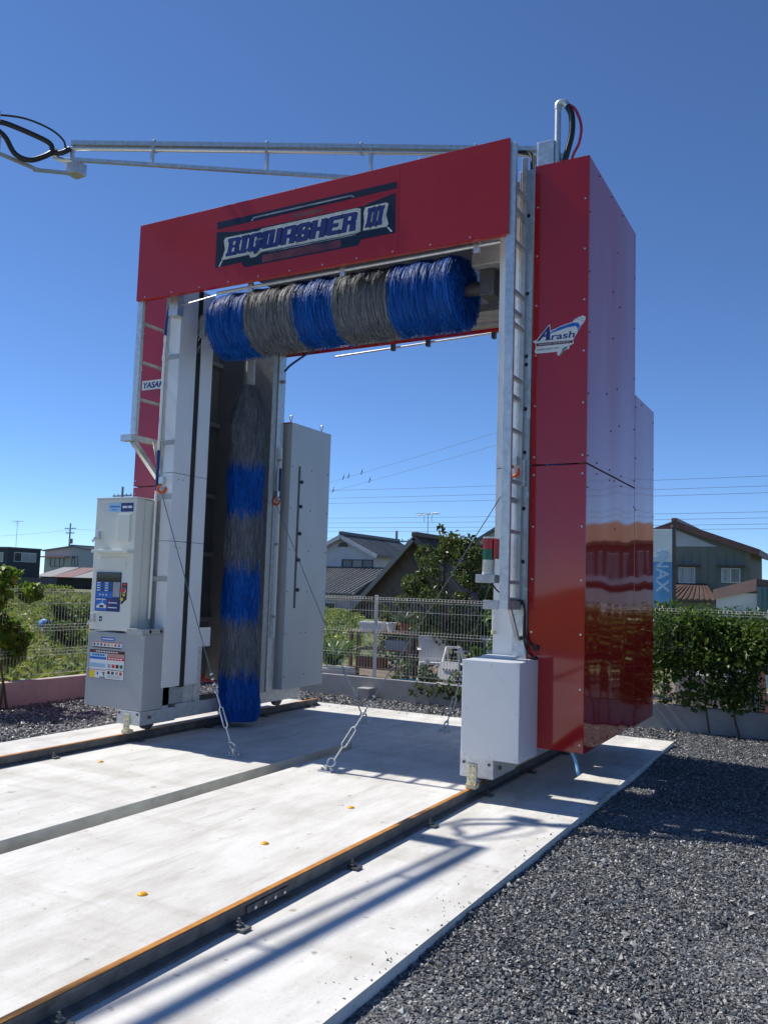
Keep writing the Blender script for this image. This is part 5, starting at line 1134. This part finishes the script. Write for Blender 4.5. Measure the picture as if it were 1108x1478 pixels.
lr = MB().add([(-6.2, 46.9, 1.25), (-1.6, 46.9, 1.25), (-1.6, 46.9, 1.4), (-6.2, 46.9, 1.4), (-4.6, 49.97, 2.1), (-2.6, 49.97, 2.1), (-2.6, 49.97, 2.25), (-4.6, 49.97, 2.25)], [(0, 1, 2, 3), (4, 7, 6, 5), (0, 4, 5, 1), (3, 2, 6, 7), (1, 5, 6, 2), (0, 3, 7, 4)]).build('porch_roof', 'tile_brown', t)
k = MB()
for f in np.linspace(0, 1, 16): k.bar((-6.1 + 4.4 * f, 46.9, 1.42), (-4.55 + 1.9 * f, 49.95, 2.27), .12, .06)
tag(k.build('roof_tiles', 'tile_brown', lr), kind='stuff')
MB().box(-6.0, -1.8, 47.1, 49.95, -1.8, 1.25).build('porch_wall', 'siding', t)
# blue vertical sign on its frame
sg = thing('shop_sign', 'tall faded blue vertical signboard with pale letters beside the red tiled house', 'sign', (-3.4, 42, -1.8))
sp = MB().box(-4.25, -3.0, 42, 42.18, 1.0, 3.16, .01).build('sign_board', 'signblue', sg)
MB().box(-4.25, -3.0, 42, 42.18, 3.165, 4.74, .01).build('sign_board', 'signwhite', sg)
MB().prism([(-3.95, 3.2), (-3.35, 3.2), (-3.25, 3.75), (-3.55, 3.75), (-3.68, 3.4), (-3.95, 3.4)], 1, 41.985, 41.998).build('sign_swash', 'signpale', sg)
def sign_text(s_, cx, ztop, size):
    cu = bpy.data.curves.new('text', 'FONT'); cu.body = s_; cu.size = size; cu.extrude = .005; cu.offset = .012
    o = bpy.data.objects.new('tmp', cu); COL.objects.link(o); bpy.context.view_layer.update()
    me = bpy.data.meshes.new_from_object(o.evaluated_get(bpy.context.evaluated_depsgraph_get())); bpy.data.objects.remove(o); bpy.data.curves.remove(cu)
    off = ORG[sp]
    for v in me.vertices: v.co = Vector((cx + v.co.y, 41.992 - v.co.z, ztop - v.co.x)) - off
    me.materials.clear(); return link('sign_letters', me, 'signpale', sp)
sign_text('INAX', -3.72, 3.70, .82)
for x in (-2.93,): MB().box(x - .08, x + .08, 42.0, 42.16, -1.8, 4.82, .01).build('sign_post', 'darktrim', sg)
MB().box(-4.35, -4.26, 42.0, 42.16, -1.8, 4.75, .01).build('sign_post', 'darktrim', sg)
MB().disc((-2.93, 42.08, 4.82), (0, 0, 1), .14, .12, 12).build('sign_lamp', 'darktrim', sg)
# pink trimmed shed
pk = thing('pink_shed', 'pink trimmed low shed with teal sheet side beyond the hedge', 'shed', (1.2, 34, -1.8))
pw = MB().box(.0, 5.0, 34, 38, -1.8, 1.75).build('wall', 'stucco', pk)
MB().add([(-.1, 33.9, 1.5), (1.4, 33.9, 1.85), (1.4, 33.9, 2.30), (-.1, 33.9, 1.85), (-.1, 33.98, 1.5), (1.4, 33.98, 1.85), (1.4, 33.98, 2.30), (-.1, 33.98, 1.85)], [(0, 1, 2, 3), (7, 6, 5, 4), (0, 4, 5, 1), (1, 5, 6, 2), (2, 6, 7, 3), (3, 7, 4, 0)]).build('fascia_board', 'pinkboard', pk)
MB().prism([(-.05, 1.76), (5.1, 1.76), (5.1, 1.9), (1.4, 2.30), (-.05, 1.88)], 1, 34.0, 38.2).build('roof', 'tile_brown', pk)
ts = MB().box(1.42, 5.0, 33.85, 33.95, 1.0, 2.0).build('sheet_panel', 'tealsheet', pk)
for x in np.arange(1.5, 4.9, .16): MB().box(x, x + .07, 33.82, 33.849, 1.0, 2.0).build('sheet_rib', 'tealsheet', ts)
window(pk, pw, 'y', 34, .35, 1.25, .2, 1.1, 2, 'trim', 'glass')
# neighbours further along, beyond the open side
lh = thing('long_house', 'long dark walled house with brown roof and white balcony rail further along the lane', 'house', (13, 50, -1.8))
w = MB().box(6.0, 20.0, 46, 54, -1.8, 4.3).build('wall', 'tile_brown', lh)
lr = MB().prism([(45.3, 4.15), (50, 5.5), (54.7, 4.15), (54.7, 4.35), (50, 5.7), (45.3, 4.35)], 0, 5.4, 20.6).build('roof', 'wood', lh)
MB().box(5.9, 20.1, 44.9, 45.0, 2.15, 2.45).build('balcony_rail', 'stucco', lh); MB().box(5.9, 20.1, 44.9, 46.0, 2.0, 2.14).build('balcony_floor', 'darktrim', lh)
MB().box(5.5, 20.5, 43.0, 43.2, -1.8, 1.75).build('garden_wall', 'stucco', lh)
for x in (7.5, 11.0, 14.5, 17.5): window(lh, w, 'y', 46, x, x + 1.8, 2.5, 3.8, 2)
t, w = gable_house('grey_house', 'grey sided house with dark tiled roof beside the pink shed', 3.0, 8.2, 60, 68, -1.8, 3.4, 5.0, 'greywall', 'tile_grey', .5)
window(t, w, 'y', 60, 4.0, 5.4, 1.9, 2.9, 2)
# dark flat-roofed building over the field
nb_ = thing('dark_building', 'dark blue flat roofed two storey building across the field', 'building', (-93, 72, 0))
nw = MB().box(-99.5, -87.43, 70, 74.9, -.1, 4.78).build('wall', 'navywall', nb_)
MB().box(-99.6, -87.33, 69.9, 75.0, 4.785, 5.0).build('parapet', 'darktrim', nb_)
window(nb_, nw, 'x', -87.43, 70.9, 74.2, 3.2, 4.4, 3, 'trim', ['glass', 'curtain', 'curtain']); window(nb_, nw, 'y', 70, -91.5, -88.2, 3.1, 4.3, 2, 'trim', 'glass'); window(nb_, nw, 'y', 70, -91.5, -88.2, .6, 1.9, 2, 'trim', 'glass')
MB().box(-87.3, -76, 68, 68.1, -.1, 1.3).build('screen_fence', 'navywall', nb_)
t, w = gable_house('grey_gable_house', 'pale grey house with shallow roof behind the tin roofed shed', -105, -93, 90, 102, -.1, 5.35, 6.0, 'greywall', 'tile_grey', .3)
window(t, w, 'y', 90, -98.9, -97.6, 3.2, 4.6, 2, 'darktrim', 'glass'); window(t, w, 'y', 90, -103.6, -100.6, 3.0, 4.3, 3, 'darktrim', 'glass')
MB().box(-104.9, -99.4, 89.0, 89.99, 4.35, 4.55).build('balcony_roof', 'pinkboard', w)
ss = thing('tin_shed', 'low weathered tin roofed shed across the field', 'shed', (-88, 82, 0))
MB().box(-93.4, -82, 80, 86, -.1, 1.5).build('wall', 'navywall', ss)
for i, (xa, xb, m_) in enumerate(((-94.0, -90.4, 'shutter'), (-90.35, -86.4, 'tile_red'), (-86.35, -81.4, 'shutter'))):
    MB().add([(xa, 79.3, 1.35), (xb, 79.3, 1.35), (xb, 79.3, 1.45), (xa, 79.3, 1.45), (xa + .4, 84, 2.75), (xb, 84, 2.75), (xb, 84, 2.85), (xa + .4, 84, 2.85)], [(0, 1, 2, 3), (4, 7, 6, 5), (0, 4, 5, 1), (3, 2, 6, 7), (1, 5, 6, 2), (0, 3, 7, 4)]).build('roof_sheet', m_, ss)
t, w = gable_house('long_roof_house', 'long grey roofed house at the far edge of the field', -80, -66, 84, 92, -.1, 2.6, 4.4, 'greywall', 'tile_grey', .5)
t, w = gable_house('far_field_house', 'small white house with dark roof at the far edge of the field', -63, -55, 88, 95, -.1, 3.4, 5.0, 'stucco', 'tile_grey', .5)

# ---------------------------------------------------------------- poles, aerials, wires, birds
def utility_pole(x, y, z0, z1, label):
    t = thing('utility_pole', label, 'utility pole', (x, y, z0), 'utility poles')
    MB().tube([(x, y, z0), (x, y, z1)], [.17, .11], 12).build('pole', 'polec', t)
    for z, w_ in ((z1 - .9, 1.25), (z1 - 1.6, .9)):
        a = MB().box(x - w_, x + w_, y - .06, y + .06, z - .06, z + .06).build('cross_arm', 'polec', t)
        for f in (-.9, -.45, .45, .9): MB().disc((x + f * w_, y, z + .06), (0, 0, 1), .05, .16, 8).build('insulator', 'greywall', a)
    MB().disc((x + .35, y, z1 - 3.3), (0, 0, 1), .28, .8, 14).build('transformer', 'polec', t)
utility_pole(-105.5, 95, -.1, 10.1, 'grey utility pole with crossarms behind the tin roofed shed')
utility_pole(-29.3, 63.5, -1.8, 6.3, 'short grey utility pole behind the grey tiled roof')
utility_pole(-7, 38, -1.8, 10.3, 'grey utility pole with crossarms standing behind the red tower')
utility_pole(22, 61, -1.8, 10.5, 'grey utility pole with crossarms beyond the cream house')
utility_pole(-58, 60, -1.8, 10.5, 'grey utility pole with crossarms hidden behind the wide wash gantry')
def aerial(x, y, z0, z1, label, s_=1.0):
    t = thing('tv_aerial', label, 'aerial', (x, y, z0), 'television aerials')
    MB().tube([(x, y, z0), (x, y, z1)], .03, 6).build('mast', 'zinc', t)
    MB().tube([(x - .9 * s_, y, z1 - .1), (x + .9 * s_, y, z1 + .05)], .025, 6).build('boom', 'zinc', t)
    for k in range(7):
        f = -.8 + k * .27; MB().tube([(x + f * s_, y - .35, z1 - .02), (x + f * s_, y + .35, z1 - .02)], .016, 5).build('element', 'zinc', t)
    for k in (-.25, .25): MB().tube([(x + k, y, z1 - .5), (x + k, y, z1 - .1)], .02, 5).build('stay', 'zinc', t)
aerial(-17.9, 46, 4.0, 6.05, 'television aerial on the brown roof ridge', .8); aerial(-88.6, 72, 4.9, 8.4, 'tall television aerial on the dark flat roof')
W_ = []
def cable(a, b, sag, label, r=.013):
    a = Vector(a); b = Vector(b); n = 14
    pts = [a.lerp(b, i / n) - Vector((0, 0, 4 * sag * (i / n) * (1 - i / n))) for i in range(n + 1)]
    W_.append(pts); tag(MB().tube(pts, r, 5).build('power_line', 'wire'), label, 'power line', 'overhead power lines')
for k, (z, dz) in enumerate(((9.5, 0), (8.85, .0), (8.4, 0), (7.15, 0), (6.75, 0), (6.35, 0), (6.05, 0))):
    cable((-58, 60, z + .25), (22, 60, z + .35), .35, ['topmost thin power line above the red tiled roof', 'second power line down above the red tiled roof', 'third power line down above the red tiled roof', 'power line just above the ridge level of the houses', 'power line at the ridge level of the houses', 'power line just below the ridge level of the houses', 'lowest power line crossing behind the roofs'][k])
cable((-70, 75, 6.8), (-7, 38, 9.35), .5, 'power line slanting up over the grey tiled roof, birds perched on it', .009)
cable((-70, 75, 7.6), (-7, 38, 10.0), .5, 'upper power line slanting over the grey tiled roof', .009)
cable((-105.5, 95, 9.2), (-60, 110, 8.6), .3, 'power line leaving the pole behind the tin roofed shed', .018); cable((-150, 92, 7.6), (-105.5, 95, 9.0), .6, 'power line reaching the pole behind the tin roofed shed', .018)
bpts = W_[7]; bp2 = W_[8]
for k, (src, f) in enumerate(((bpts, .62), (bpts, .635), (bpts, .665), (bpts, .68), (bp2, .70), (bp2, .71), (bp2, .735), (bpts, .75))):
    i = int(f * 14); fr_ = f * 14 - i; p = src[i].lerp(src[i + 1], fr_)
    b = MB(); bm = bmesh.new(); bmesh.ops.create_uvsphere(bm, u_segments=10, v_segments=7, radius=.05)
    for v in bm.verts: v.co = Vector((v.co.x * .8, v.co.y * .8, v.co.z * 1.35)) + p + Vector((0, 0, .115))
    b.bm(bm, True); bm = bmesh.new(); bmesh.ops.create_uvsphere(bm, u_segments=8, v_segments=6, radius=.032)
    for v in bm.verts: v.co = v.co + p + Vector((.03, -.02, .24))
    b.bm(bm, True); b.bar(p + Vector((-.02, .02, .06)), p + Vector((-.10, .06, -.08)), .05, .02); b.bar(p + Vector((.06, -.03, .24)), p + Vector((.10, -.05, .235)), .012, .012); b.tube([p + Vector((.01, 0, .02)), p + Vector((.01, 0, .07))], .01, 5)
    tag(b.build('bird', 'bird'), 'small dark bird perched on the slanting power line over the roofs', 'bird', 'birds perched on the power lines')
